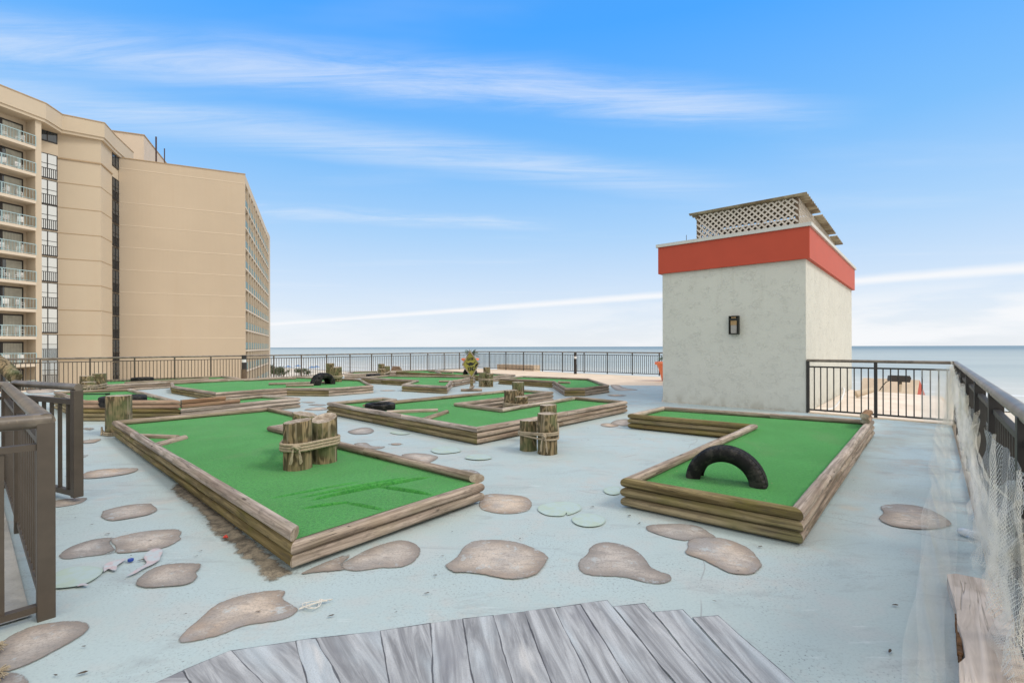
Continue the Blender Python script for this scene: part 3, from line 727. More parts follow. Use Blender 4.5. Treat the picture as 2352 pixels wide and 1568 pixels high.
# G
Gp = [W(1144,868,.22), W(1268,875,.22), W(1296,891,.22), W(1343.5,891,.22), W(1399,884,.22), W(1353,869,.22), W(1200,863,.22)]
tG = course('crooked small mini golf hole at back right with bare turf', Gp, 3)
loose_log(tG, W(1282,877,.2), W(1309,878,.2), TZ)
# H
Hp = [Vector((-12.3, 14.2)), Vector((-10.0, 17.6)), Vector((-11.4, 18.9)), Vector((-14.6, 16.3))]
tH = course('far left mini golf hole beside the hotel-side railing with a dark tyre', Hp, 3)
loose_log(tH, Vector((-12.6, 15.6)), Vector((-11.0, 17.4)), TZ)

# ------------------------------------------------------------------ pilings and ropes
def piling_obj(parent, x, y, r, h, z=0.0, slant=(0, 0), cupd=0.0, lean=(0, 0)):
    b = MB(); n, m = 30, 12; vs = []; sd = random.uniform(0, 50)
    for i in range(m+1):
        f = i/m
        for k in range(n):
            a = 2*PI*k/n
            rr = r*(1+.035*noise.noise(Vector((math.cos(a)*1.2+sd, math.sin(a)*1.2, f*1.2)))+.018*noise.noise(Vector((math.cos(a)*7+sd, math.sin(a)*7, f*2))))
            if i == m: rr *= .955
            if i == 0: rr *= 1.02
            px, py = rr*math.cos(a), rr*math.sin(a)
            zz = h*f if i < m else h*f
            if i == m-1: zz = h*.985
            zz += f*(slant[0]*px+slant[1]*py)+ (noise.noise(Vector((px*30+sd, py*30, 1)))*.006 if i >= m-1 else 0)
            vs.append((px+lean[0]*f*h, py+lean[1]*f*h, zz))
    fs = [(i*n+k, i*n+(k+1) % n, (i+1)*n+(k+1) % n, (i+1)*n+k) for i in range(m) for k in range(n)]
    b.add(vs, fs, 0, True)
    top = vs[-n:]; c = Vector((lean[0]*h, lean[1]*h, h)); rings = [[Vector(v) for v in top]]
    for s in (.85, .55, .25):
        rings.append([c+(Vector(v)-c)*s+Vector((0, 0, -cupd*(1-s)+random.uniform(-.002, .003))) for v in top])
    vv = [v for rg in rings for v in rg]+[c+Vector((0, 0, -cupd))]
    ff = [(i*n+k, i*n+(k+1) % n, (i+1)*n+(k+1) % n, (i+1)*n+k) for i in range(3) for k in range(n)]+[(3*n+k, 3*n+(k+1) % n, 4*n) for k in range(n)]
    b.add(vv, ff, 1, True)
    return b.build('piling', [M['piling'], M['endgrain']], parent, (x, y, z))
def hull(pts):
    pts = sorted(set((round(p.x, 5), round(p.y, 5)) for p in pts))
    def half(ps):
        o = []
        for p in ps:
            while len(o) > 1 and (o[-1][0]-o[-2][0])*(p[1]-o[-2][1])-(o[-1][1]-o[-2][1])*(p[0]-o[-2][0]) <= 0: o.pop()
            o.append(p)
        return o
    a, b = half(pts), half(pts[::-1]); return [Vector(p) for p in a[:-1]+b[:-1]]
def twist(b, path, rr, closed=False, pitch=.05, fine=True):
    # three laid strands along a path of 3D points
    L = [0.0]
    for i in range(1, len(path)): L.append(L[-1]+(path[i]-path[i-1]).length)
    if not fine: b.tube(path, rr, 6, 0, not closed, closed); return
    N = len(path)
    for s in range(3):
        pts = []
        for i, p in enumerate(path):
            t = (path[(i+1) % N]-path[i-1]) if closed else (path[min(i+1, N-1)]-path[max(0, i-1)])
            t.normalize(); q = Vector((0, 0, 1)) if abs(t.z) < .9 else Vector((1, 0, 0))
            a = t.cross(q).normalized(); c = a.cross(t); th = 2*PI*(L[i]/pitch+s/3)
            pts.append(p+(a*math.cos(th)+c*math.sin(th))*rr*.52)
        b.tube(pts, rr*.58, 6, 0, not closed, closed)
def resample(poly, step):
    out = []; n = len(poly)
    for i in range(n):
        a, c = poly[i], poly[(i+1) % n]; k = max(1, int(math.ceil((c-a).length/step)))
        out += [a.lerp(c, j/k) for j in range(k)]
    return out
def cluster(label, posts, rope_z=None, turns=3, rr=.012, knot=None, sag=.02, z0=0.0, fine=True, tassel=.13):
    """posts: list of (X, Y, r, h, slant, cup, lean)"""
    cx = sum(p[0] for p in posts)/len(posts); cy = sum(p[1] for p in posts)/len(posts)
    t = thing('piling_cluster', (cx, cy, z0), label, 'wooden posts', 'rope-bound post clusters')
    for p in posts:
        piling_obj(t, p[0]-cx, p[1]-cy, p[2], p[3], 0, p[4] if len(p) > 4 else (0, 0), p[5] if len(p) > 5 else 0, p[6] if len(p) > 6 else (0, 0))
    if rope_z:
        pts = []
        for p in posts:
            r = p[2]+rr*1.05
            pts += [Vector((p[0]-cx+r*math.cos(2*PI*k/36), p[1]-cy+r*math.sin(2*PI*k/36))) for k in range(36)]
        hl = resample(hull(pts), .011 if fine else .04); N = len(hl); b = MB()
        for k in range(turns):
            ph = random.uniform(0, 6)
            path = [Vector((p.x, p.y, rope_z-k*rr*1.95+math.sin(2*PI*i/N+ph)*sag*.35+math.sin(4*PI*i/N+ph)*.004)) for i, p in enumerate(hl)]
            twist(b, path, rr, True, .05, fine)
        rp = b.build('rope', M['rope'], t)
        if knot:
            d = Vector(knot).normalized(); k0 = max(hl, key=lambda p: p.dot(d)); kp = Vector((k0.x, k0.y, rope_z-rr*1.5))+Vector((d.x, d.y, 0))*rr*1.2
            b = MB()
            for s in range(3):
                ax = [Vector((random.uniform(-1, 1), random.uniform(-1, 1), random.uniform(-1, 1))).normalized() for _ in range(2)]
                e1 = ax[0]; e2 = (ax[1]-e1*ax[1].dot(e1)).normalized()
                path = [kp+(e1*math.cos(2*PI*i/22)+e2*math.sin(2*PI*i/22))*rr*1.7 for i in range(22)]
                b.tube(path, rr*.95, 6, 0, False, True)
            b.build('knot', M['rope'], rp)
            side = Vector((-d.y, d.x, 0))
            for s in range(2):
                b = MB()
                for q in range(7 if fine else 3):
                    sg = (-1 if s == 0 else 1); L = tassel*random.uniform(.75, 1.1)
                    o = side*sg*rr*1.0; path = []
                    for i in range(7):
                        f = i/6
                        path.append(kp+o+side*(sg*(.028*f**.6)+random.uniform(-.003, .003)+(q-3)*.0032*f)+Vector((d.x, d.y, 0))*(rr*.6+.012*math.sin(f*2.4)+random.uniform(-.002, .004))+Vector((0, 0, -L*f)))
                    b.tube(path, [rr*.42*(1-.35*i/6) for i in range(7)], 5)
                b.build('rope_end', M['rope'], rp)
    return t
def P(x, y, h=0.0): 
    w = W(x, y, h); return (w.x, w.y)
random.seed(3)
def post(px, py, level, r, h, **k):
    w = W(px, py, level); w = w+Vector((w.x, w.y)).normalized()*r      # py is the front foot of the post
    return (w.x, w.y, r, h, k.get('slant', (0, 0)), k.get('cup', 0), k.get('lean', (0, 0)))
cluster('three thick posts bound by knotted rope on the front left green', [post(683, 1088, TZ, .128, .475, slant=(.1, .05)), post(744, 1072, TZ, .124, .465, slant=(.05, .30), cup=.022), post(700, 1052, TZ, .125, .455, slant=(-.2, 0))],
        .275, 3, .0155, (.35, -1), .02, TZ, True, .15)
cluster('pair of posts and one behind tied by rope on the blue deck in centre', [post(1257, 1046.5, 0, .122, .50), post(1213, 1038, 0, .11, .385, slant=(0, -.05)), post(1259, 1020, 0, .118, .525, slant=(.05, 0))],
        .26, 3, .012, (-.35, -1), .05, 0, True, .19)
cluster('three posts roped together inside the notch of the middle hole', [post(1173, 949, 0, .14, .45, slant=(.04, 0)), post(1197, 951, 0, .135, .335), post(1190, 935, 0, .135, .545)], .17+.03, 4, .013, None, .03)
cluster('three greenish posts tied with rope just right of the yellow diamond sign', [post(1108, 889, 0, .125, .48), post(1124, 889, 0, .125, .44), post(1118, 880, 0, .13, .58)], .26, 2, .014, (.0, -1), .05, 0, False, .16)
cluster('two tall posts bound with rope behind the knobbly half tyre', [post(758, 873, TZ, .145, .60), post(775, 877, TZ, .145, .50, slant=(0, .1))], .2, 3, .017, (-.6, -1), .06, TZ, False, .1)
cluster('small far cluster of three posts on the farthest green', [post(876, 857, TZ, .15, .42), post(888, 858, TZ, .15, .33), post(877, 862, TZ, .16, .27)], .1, 2, .018, (1, -1), .06, TZ, False, .08)
cluster('three mossy posts roped near the hotel-side railing at far left', [post(201, 905, 0, .18, .52), post(228, 903, 0, .16, .575), post(204, 909, 0, .16, .38)], .28, 3, .015, (1, -1), .08, 0, False, .12)
# single piling
w = W(272.5, 1001); w = w+w.normalized()*.16
t = thing('mooring_post', (w.x, w.y, 0), 'single thick grey-green post with rope round its foot at back corner of front left hole', 'wooden post')
piling_obj(t, 0, 0, .163, .60)
b = MB()
for k in range(2): twist(b, [Vector((.18*math.cos(2*PI*i/70), .18*math.sin(2*PI*i/70), .02+.026*k+.006*math.sin(2*PI*i/70*2))) for i in range(70)], .013, True)
b.tube([(-.16, -.09, .05), (-.18, -.10, .10), (-.185, -.09, .13), (-.17, -.11, .06), (-.15, -.14, .015)], .013, 6)
b.build('rope', M['rope'], t)

# ------------------------------------------------------------------ tyres
def tyre(label, loc, rz, Ro, Ri, Wd, arc=(0, 2*PI), flat=False, lugs=48, deep=.008, coarse=False, sub='tyre'):
    t = thing('tyre', loc, label, 'tyre', 'old tyres used as obstacles', rz)
    hw = Wd/2; prof = []
    # outside path from bead to bead: (axial, radius, kind)
    prof += [(-hw*.62, Ri, 0), (-hw*.8, Ri+.012, 0), (-hw*.98, Ri+(Ro-Ri)*.42, 0), (-hw*1.0, Ri+(Ro-Ri)*.6, 0), (-hw*.93, Ri+(Ro-Ri)*.83, 0), (-hw*.86, Ro-.012, 2)]
    for a in (-.72, -.50, -.48, -.40, -.38, -.06, -.04, .04, .06, .38, .40, .48, .50, .72):
        kind = 3 if abs(a) in (.48, .40, .04) else (2 if abs(a) > .6 else 1)
        prof.append((hw*a, Ro-(deep if kind == 3 else (.006 if kind == 2 else 0)), kind))
    prof += [(hw*.86, Ro-.012, 2), (hw*.93, Ri+(Ro-Ri)*.83, 0), (hw*1.0, Ri+(Ro-Ri)*.6, 0), (hw*.98, Ri+(Ro-Ri)*.42, 0), (hw*.8, Ri+.012, 0), (hw*.62, Ri, 0)]
    inner = [(hw*.55, Ri+.006, 0), (hw*.8, Ri+(Ro-Ri)*.45, 0), (hw*.72, Ro-.035, 0), (-hw*.72, Ro-.035, 0), (-hw*.8, Ri+(Ro-Ri)*.45, 0), (-hw*.55, Ri+.006, 0)]
    pr = prof+inner; Pn = len(pr); full = abs(arc[1]-arc[0]-2*PI) < 1e-3
    N = lugs*4; N = int(N*(arc[1]-arc[0])/(2*PI)); vs = []
    cnt = N if full else N+1
    for i in range(cnt):
        a = arc[0]+(arc[1]-arc[0])*i/N
        for (ax, r, kd) in pr:
            if kd == 2 and i % 4 in (0,): r -= deep*1.1
            if kd == 1 and coarse and (i % 8) in (0, 1): r -= deep
            if coarse and kd == 2 and (i % 8) in (0, 1, 2): r -= deep*1.2
            sh = .0
            if flat: vs.append((r*math.cos(a), r*math.sin(a), ax))
            else: vs.append((r*math.cos(a), ax, r*math.sin(a)))
    fs = []
    for i in range(N):
        j = (i+1) % cnt
        for k in range(Pn):
            l = (k+1) % Pn; fs.append((i*Pn+k, i*Pn+l, j*Pn+l, j*Pn+k))
    b = MB(); b.add(vs, fs, 0, False)
    if not full:
        b.add(vs[:Pn], [tuple(range(Pn))]); b.add(vs[-Pn:], [tuple(reversed(range(Pn)))])
    o = b.build('tread', M['rubber'], t)
    bm = bmesh.new(); bm.from_mesh(o.data); bmesh.ops.recalc_face_normals(bm, faces=bm.faces)
    for f in bm.faces: f.smooth = True
    bm.to_mesh(o.data); bm.free()
    m = o.modifiers.new('wn', 'EDGE_SPLIT'); m.split_angle = R(38)
    return t
lf, rf = W(1581, 1102, TZ), W(1748, 1127, TZ)
cc = (lf+rf)/2; dv = rf-lf; tn = Vector((-dv.y, dv.x)).normalized(); cc = cc+tn*.09
tyre('black car tyre buried to a half arch on the right green', (cc.x, cc.y, TZ-.005), math.atan2(dv.y, dv.x), .322, .195, .205, (R(-6), R(186)))
w = W(868.7, 944, TZ)
tyre('black tyre lying flat on the left end of the middle hole', (w.x+.0, w.y+.12, TZ+.07), .4, .275, .17, .135, flat=True)
w = W(245, 921, .376)
tyre('wide black tyre lying flat on the raised left hole', (w.x, w.y+.36, LH*4+.035), .2, .36, .21, .19, flat=True)
w = W(737, 884, TZ)
tyre('knobbly off-road half tyre arch on the large mid-distance hole', (w.x, w.y+.15, TZ-.01), R(66), .385, .215, .37, (R(-4), R(184)), False, 20, .016, True)
w = W(1077, 862, TZ); 
tyre('black half tyre arch partly hidden behind the yellow sign', (w.x, w.y+.6, TZ-.01), R(-40), .36, .22, .22, (R(-4), R(184)))
w = W(853.5, 866, TZ)
tyre('thin black tyre lying flat on the small hole left of the sign', (w.x, w.y+.2, TZ+.045), 0, .27, .17, .13, flat=True)
w = W(339, 869, TZ)
tyre('dark half sunken tyre on the far left hole', (-13.1, 17.0, TZ+.03), .3, .33, .2, .2, flat=True)

# ------------------------------------------------------------------ the diamond sign
w = W(1083, 898.5)
t = thing('warning_sign', (w.x, w.y, 0), 'yellow diamond GATOR XING sign on a wooden post with log base', 'sign', None, R(3))
def lg(a, c, wd, hh, mk, nm, par, z):
    a, c = Vector(a), Vector(c); d = c-a; L = d.length; d.normalize(); nn = Vector((-d.y, d.x)); q = a-nn*wd/2
    return log_mesh(L, wd, hh, 0, 0, [M[mk], M['endgrain']], random.uniform(0, 90), nm, par, (q.x, q.y, z), math.atan2(d.y, d.x))
lg((-.32, -.06), (.31, -.04), .1, .085, 'timber_pale', 'base_log', t, 0); lg((-.02, -.16), (.03, .2), .1, .08, 'timber_pale', 'base_log', t, .086)
b = MB(); b.box(-.045, .045, .0, .05, .08, .75); bevel(b.build('post', M['timber_olive'], t), .006)
cz = .815; hwid, hh = .245, .40
tilt = Matrix.Rotation(R(-4), 4, 'Y')
def dia(x, z, y=0): 
    v = tilt @ Vector((x, 0, z)); return (v.x-.02, y-.03, cz+v.z)
b = MB(); vs = [dia(0, -hh, 0), dia(hwid, 0, 0), dia(0, hh, 0), dia(-hwid, 0, 0)]+[dia(0, -hh, .02), dia(hwid, 0, .02), dia(0, hh, .02), dia(-hwid, 0, .02)]
b.add(vs, [(0, 1, 2, 3), (7, 6, 5, 4), (0, 4, 5, 1), (1, 5, 6, 2), (2, 6, 7, 3), (3, 7, 4, 0)]); board = b.build('board', M['yellow'], t)
cs = [(0, -hh), (hwid, 0), (0, hh), (-hwid, 0)]
for i in range(4):
    a, c = cs[i], cs[(i+1) % 4]; b = MB(); b.bar(dia(a[0], a[1], -.004), dia(c[0], c[1], -.004), .045, .028); b.build('frame', M['timber_pale'], t)
GL = {'G': [[(1,.8),(.7,1),(.3,1),(0,.7),(0,.3),(.3,0),(.8,.05),(1,.4),(.55,.45)]], 'A': [[(0,0),(.5,1),(1,0)],[(.2,.35),(.8,.35)]], 'T': [[(0,1),(1,1)],[(.5,1),(.5,0)]],
      'O': [[(.5,1),(.1,.75),(.05,.3),(.5,0),(.95,.3),(.9,.75),(.5,1)]], 'R': [[(0,0),(.05,1),(.7,1),(.9,.75),(.6,.5),(.05,.5)],[(.45,.5),(1,0)]], 'X': [[(0,0),(1,1)],[(0,1),(1,0)]],
      'I': [[(.5,0),(.5,1)]], 'N': [[(0,0),(.05,1),(.95,0),(1,1)]]}
def lettering(word, x0, z0, wch, hch, sp, th, name):
    b = MB(); x = x0
    for ch in word:
        for st_ in GL[ch]:
            pts = [dia(x+wch*(.35 if ch == 'I' else 1)*(px-(.0)), z0+hch*pz, -.003) for px, pz in st_]
            for i in range(len(pts)-1): b.bar(pts[i], pts[i+1], .004, th, 0, Vector((0, 1, 0)).cross(Vector(pts[i+1])-Vector(pts[i])).normalized())
        x += wch*(.35 if ch == 'I' else 1)+sp
    b.build(name, M['black'], board)
lettering('GATOR', -.086, .115, .027, .078, .0085, .011, 'lettering'); lettering('XING', -.10, -.20, .047, .118, .013, .017, 'lettering')
b = MB(); sil = [(-.14,.045),(-.11,.05),(-.085,.03),(-.05,.045),(-.01,.062),(.035,.05),(.07,.02),(.11,.05),(.15,.085),(.13,.045),(.09,-.01),(.05,-.03),(.04,-.055),(.02,-.035),(-.03,-.04),(-.07,-.06),(-.06,-.03),(-.09,-.005),(-.125,.02)]
v = [dia(x, z, -.005) for x, z in sil]; v2 = [dia(x, z, -.001) for x, z in sil]; n = len(v)
b.add(v+v2, [tuple(range(n))]+[(i, (i+1) % n, n+(i+1) % n, n+i) for i in range(n)]); b.build('silhouette', M['black'], board)
b = MB(); sil = [(.10,-.145),(.135,-.02),(.20,.01),(.212,-.02)]; v = [dia(x, z, -.005) for x, z in sil]; b.add(v, [tuple(range(4))]); b.build('dark_patch', M['black'], board)

# ------------------------------------------------------------------ railings
def railing(label, a, c, h, bay, gap, z0=0.0, hr=.03, pw=.045, kw=.017, drop=.135, low=.06, name='railing', group=None, ends=(True, True), metal='bronze'):
    a, c = Vector(a), Vector(c); d = c-a; L = d.length; ang = math.atan2(d.y, d.x)
    t = thing(name, (a.x, a.y, z0), label, 'railing', group, ang)
    nb = max(1, round(L/bay)); bl = L/nb
    b = MB(); b.tube([(-.02, 0, h-hr), (L+.02, 0, h-hr)], hr, 12); b.build('handrail', M['handrail'], t)
    if drop:
        b = MB(); b.box(0, L, -kw*.8, kw*.8, h-drop-.03, h-drop); b.build('upper_rail', M[metal], t)
    b = MB(); b.box(0, L, -kw*.8, kw*.8, low, low+.03); b.build('lower_rail', M[metal], t)
    b = MB(); b.box(-pw/2, pw/2, -pw/2, pw/2, 0, h-hr*1.2); po = bevel(b.build('post', M[metal], t), .003)
    for i in range(nb+1):
        if i == 0:
            if not ends[0]: po.location = (bl, 0, 0); 
            continue
        if i == 1 and not ends[0]: continue
        if i == nb and not ends[1]: continue
        dup(po, t, (i*bl, 0, 0))
    npk = max(2, round(bl/gap)); xs = [i*bl+bl*j/npk for i in range(nb) for j in range(1, npk)]
    world = lambda x: (a+d.normalized()*x).length
    xs.sort(key=world)
    top = h-drop-.015 if drop else h-hr
    b = MB(); b.box(-kw/2, kw/2, -kw/2, kw/2, low+.015, top); pk = b.build('picket', M[metal], t, (xs[0], 0, 0))
    for x in xs[1:100]: dup(pk, t, (x, 0, 0))
    if len(xs) > 100:
        b = MB()
        for x in xs[100:]: b.box(x-kw/2, x+kw/2, -kw/2, kw/2, low+.015, top)
        tag(b.build('picket_row', M[metal], t), kind='stuff')
    return t
railing('long bronze picket railing on the hotel side at far left', corner-U*.0, corner-U*27.4, 1.05, 1.19, .105, -.03, kw=.019)
railing('long bronze picket railing facing the sea at the back', corner, corner-V*14.6, 1.07, 1.29, .105, kw=.02, metal='bronze_shaded')
railing('short black picket railing between the white block and the right corner', blk-V*.03+U*.0, rcorner, 1.07, 1.02, .11, 0, .028, .05, .018, metal='bronze_shaded')
railing('long dark railing hung with netting along the right deck edge', rcorner, rcorner-U*12, 1.07, 1.35, .105, .0, .033, .07, .02, metal='bronze_shaded')
# near left railings
railing('near bronze railing running out of the photo at lower left', p0, p0-U*3.4, 1.01, 1.7, .16, 0, .036, .066, .028, .145, .05)
railing('bronze railing from the near left post back to the gate hinge', p0, hinge, 1.01, 1.68, .13, 0, .036, .06, .022, .145, .06, ends=(False, True))
railing('bronze railing stub left of the open gate beyond its hinge', hinge+V*.09, hinge-U*3+V*.09, 1.01, 1.5, .13, 0, .034, .06, .022, .145, .06)
ge = W(176, 1139, .05); gv = ge-(hinge+V*.05-U*-.06); ga = math.atan2(gv.y, gv.x); gl = gv.length
t = thing('gate', (hinge.x+V.x*.05+U.x*.06, hinge.y+V.y*.05+U.y*.06, 0), 'open bronze picket gate swung out over the blue deck', 'gate', None, ga)
b = MB(); b.tube([(0, 0, .99), (gl+.03, 0, .99)], .032, 12); b.build('handrail', M['handrail'], t)
for zz, nm in ((.84, 'upper_rail'), (.05, 'lower_rail')):
    b = MB(); b.box(.02, gl-.02, -.02, .02, zz, zz+.045); b.build(nm, M['bronze'], t)
for x in (.0, gl):
    b = MB(); b.box(x-.033, x+.033, -.034, .034, .045, .965); bevel(b.build('post', M['bronze'], t), .004)
for k in range(1, 8):
    b = MB(); x = gl*k/8; b.box(x-.012, x+.012, -.012, .012, .09, .845); b.build('picket', M['bronze'], t)
# leaning weathered pole at far left
t0 = W(35, 868, 0.95); 
a = Vector((-6.0, 5.72, 0)); 
t = thing('leaning_pole', (-6.3, 6.0, 0), 'dark weathered bent pole leaning above the railing at far left edge', 'wooden pole')
zz = lambda y, Y: EYE-(y-799)*Y/F
pth = [Vector(((xx-1176)/F*YY, YY, zz(yy, YY)))-t.location for xx, yy, YY in ((-150, 770, 6.2), (-70, 800, 6.1), (-20, 822, 6.0), (12, 842, 5.9), (34, 866, 5.8))]
b = MB(); b.tube([p for p in pth], [.075, .08, .08, .08, .07], 14); b.build('pole', M['piling'], t)
b = MB(); q = pth[1]; b.tube([(q.x, q.y, -t.location.z), tuple(q)], .06, 12); b.build('post', M['timber_olive'], t)

# ------------------------------------------------------------------ white block with red fascia
t = thing('rooftop_hut', (blk.x, blk.y, 0), 'square off-white stucco rooftop block with a red fascia band', 'building')
BW, BD, BH = 2.98, 7.2, 3.06
L2 = lambda u, v: (U*u+V*v)
def ubox(b, u0, u1, v0, v1, z0, z1, mi=0):
    pl = ccw([L2(u0, v0), L2(u1, v0), L2(u1, v1), L2(u0, v1)]); b.prism(pl, z0, z1, mi)
b = MB(); ubox(b, 0, BD, 0, BW, 0, BH); bevel(b.build('wall', M['stucco'], t), .012, 2)
b = MB(); ubox(b, -.07, BD+.07, -.075, BW+.075, BH-.0, BH+.63); bevel(b.build('fascia', M['red'], t), .006)
b = MB(); ubox(b, -.11, BD+.11, -.115, BW+.115, BH+.63, BH+.70); bevel(b.build('coping', M['coping'], t), .006)
# lattice enclosure
lc = Vector((5.92, 9.9)); t = thing('lattice_enclosure', (lc.x, lc.y, BH+.70), 'white lattice screen with corrugated roof on top of the stucco block', 'screen')
LL, LD, LZ = 2.09, 4.9, .74
def lattice(a, d, L, H0, H1, nm):
    """diagonal slats clipped to the panel, two layers"""
    b = MB(); dd = Vector((d.x, d.y, 0)); nn = Vector((-d.y, d.x, 0)); s = .127; wd = .034
    def pt(x, z, o): return Vector((a.x, a.y, 0))+dd*x+nn*o+Vector((0, 0, z))
    Hm = max(H0, H1); top = lambda x: H0+(H1-H0)*x/L
    for sg, o in ((1, .004), (-1, -.004)):
        k = -int(Hm/s)-2
        while k*s < L+Hm+.2:
            # line x - sg*z = k*s (+H for sg=-1)
            seg = []
            N = 60
            for i in range(N+1):
                z = Hm*i/N; x = k*s+z if sg == 1 else k*s-z+0
                if 0 <= x <= L and z <= top(x): seg.append((x, z))
            if len(seg) > 3: b.bar(pt(*seg[0], o), pt(*seg[-1], o), .007, wd, 0, Vector((0, 0, 1)))
            k += 1
    return b.build(nm, M['lattice'], t)
H1 = .63; HB = .47
lattice(Vector((0, 0)), V, LL, H1, H1, 'lattice_panel'); lattice(Vector((0, 0)), U, LD, H1, HB, 'lattice_panel')
lattice(V*LL, U, LD, H1, HB, 'lattice_panel'); lattice(U*LD, V, LL, HB, HB, 'lattice_panel')
for (u, v, hh_) in ((.03, .03, H1), (.03, LL-.03, H1), (LD-.03, .03, HB), (LD-.03, LL-.03, HB), (LD/2, .03, (H1+HB)/2), (LD/2, LL-.03, (H1+HB)/2)):
    b = MB(); ubox(b, u-.03, u+.03, v-.03, v+.03, 0, hh_); b.build('post', M['bark'], t)
for v in (.06, LL/2, LL-.06):
    b = MB(); b.bar((*L2(.03, v), H1-.03), (*L2(LD-.03, v), HB-.03), .05, .05); b.build('rafter', M['bark'], t)
def corrug(u0, u1, name, dz=0.0):
    b = MB(); vs = []; nu = int((u1-u0)/.019); vv = (-.17, LL+.14)
    for i in range(nu+1):
        u = u0+(u1-u0)*i/nu; z = H1+(HB-H1)*u/LD+.03+.020*math.sin(2*PI*u/.19)+dz
        for v in vv: p = L2(u, v); vs.append((p.x, p.y, z))
    n0 = len(vs); vs += [(x, y, z+.006) for x, y, z in vs]
    fs = [(2*i, 2*i+1, 2*i+3, 2*i+2) for i in range(nu)]; fs2 = [(n0+2*i+2, n0+2*i+3, n0+2*i+1, n0+2*i) for i in range(nu)]
    sd = [(2*i, 2*i+2, n0+2*i+2, n0+2*i) for i in range(nu)]+[(2*i+1, n0+2*i+1, n0+2*i+3, 2*i+3) for i in range(nu)]+[(0, n0, n0+1, 1), (2*nu, 2*nu+1, n0+2*nu+1, n0+2*nu)]
    b.add(vs, fs+fs2+sd, 0, False); b.build(name, M['corrugated'], t)
corrug(-.12, 1.55, 'roof_sheet'); corrug(1.66, 3.85, 'roof_sheet', -.01); corrug(4.0, 5.15, 'roof_sheet', -.03)
b = MB(); ubox(b, 1.2, 2.9, .5, 1.5, 0, .22); b2_ = b.build('machine', M['tarp'], t)
# rod on the block
q = blk+U*.4+V*2.55; t = thing('antenna_rod', (q.x, q.y, BH+.7), 'thin antenna rod at the left corner of the block roof', 'antenna')
b = MB(); b.tube([(0, 0, 0), (0, 0, .24)], .006, 6); b.build('rod', M['bronze'], t)
# wall lantern
q = blk+V*1.34; t = thing('wall_lantern', (q.x-U.x*.002, q.y-U.y*.002, 1.585), 'black box wall lantern on the stucco block front', 'lamp', None, math.atan2(V.y, V.x))
# local x along V, local y = -U... (x to the left seen from the deck, y towards the block is negative)
sgn = 1 if Vector((-math.sin(t.rotation_euler[2]), math.cos(t.rotation_euler[2]))).dot(-U) > 0 else -1
b = MB(); b.box(-.075, .075, 0, .02*sgn, .02, .39) if sgn > 0 else b.box(-.075, .075, -.02, 0, .02, .39); b.build('back_plate', M['hdark'], t)
def yb(b, x0, x1, y0, y1, z0, z1):
    ys = sorted((y0*sgn, y1*sgn)); b.box(x0, x1, ys[0], ys[1], z0, z1)
b = MB()
for x in (-.1, .082): yb(b, x, x+.018, .0, .10, .0, .40)
yb(b, -.082, .082, .0, .10, .0, .018); yb(b, -.082, .082, .0, .10, .382, .40); yb(b, -.082, .082, .0, .10, .30, .345)
bevel(b.build('frame', M['black'], t), .002)
b = MB(); yb(b, -.06, .06, .03, .08, .022, .30); b.build('shade', M['frosted'], t)
b = MB(); yb(b, -.062, .062, .025, .085, .20, .298); b.build('amber_glass', M['amber'], t)
b = MB(); yb(b, -.05, .05, .02, .085, .348, .375); b.build('bulb_cover', M['amber'], t)

# ------------------------------------------------------------------ things beyond the right back railing
w = W(2064, 899); t = thing('floodlight', (w.x, w.y-.05, 0), 'dark floodlight on a short stub at the far edge of the pale roof ledge', 'lamp', None, R(-20))
b = MB(); b.tube([(0, 0, 0), (0, 0, .22)], .045, 10); b.build('stub', M['hlight'], t)
b = MB(); b.box(-.035, .035, -.03, .03, .2, .30); b.build('bracket', M['bronze'], t)
b = MB(); b.add([(-.27, -.1, .30), (.20, -.1, .28), (.24, -.08, .40), (.20, -.1, .47), (-.25, -.1, .48), (-.27, .14, .32), (.2, .14, .30), (.22, .14, .42), (.18, .14, .46), (-.25, .14, .46)], [(0, 1, 2, 3, 4), (9, 8, 7, 6, 5), (0, 5, 6, 1), (1, 6, 7, 2), (2, 7, 8, 3), (3, 8, 9, 4), (4, 9, 5, 0)])
b.build('lamp_head', M['hdark'], t)
b = MB(); b.tube([(-.24, 0, .33), (-.34, .0, .27), (-.42, .0, .16), (-.48, .05, .02)], .012, 6); b.build('cable', M['black'], t)
t = thing('garden_hut', (16.0, 20.2, -9), 'tan gabled roof with a red gable peeping over the roof ledge', 'hut', None, R(40))
b = MB(); b.box(-.9, .9, -.9, .9, 0, 8.1); b.build('wall', M['hlight'], t)
b = MB(); b.add([(-1, -.95, 8.1), (1, -.95, 8.1), (1, .95, 8.1), (-1, .95, 8.1), (-.3, -.95, 8.95), (-.3, .95, 8.95)], [(0, 4, 5, 3), (1, 2, 5, 4), (0, 1, 4), (2, 3, 5), (0, 3, 2, 1)], 0)
o = b.build('roof', [M['tan_floor'], M['red']], t); o.data.polygons[2].material_index = 1; o.data.polygons[1].material_index = 1
a = blk-V*.12+U*.35
t = thing('hose', (a.x, a.y, .0), 'pale hose looping along the foot of the block beyond the short railing', 'hose')
b = MB(); pts = []
for k in range(40):
    f = k/39; q = U*(f*3.6)-V*(.18+.12*math.sin(f*5)); pts.append((q.x, q.y, .05+.30*math.sin(f*PI*.9)**2*(1 if f > .2 else f*5)))
b.tube(pts, .022, 7); b.build('tube', M['white'], t)
b = MB(); q0 = U*3.6-V*.3; b.tube([(*(q0), .10), (*(q0+U*.2-V*.35), .22)], [.09, .06], 10); b.build('nozzle', M['hlight'], t)

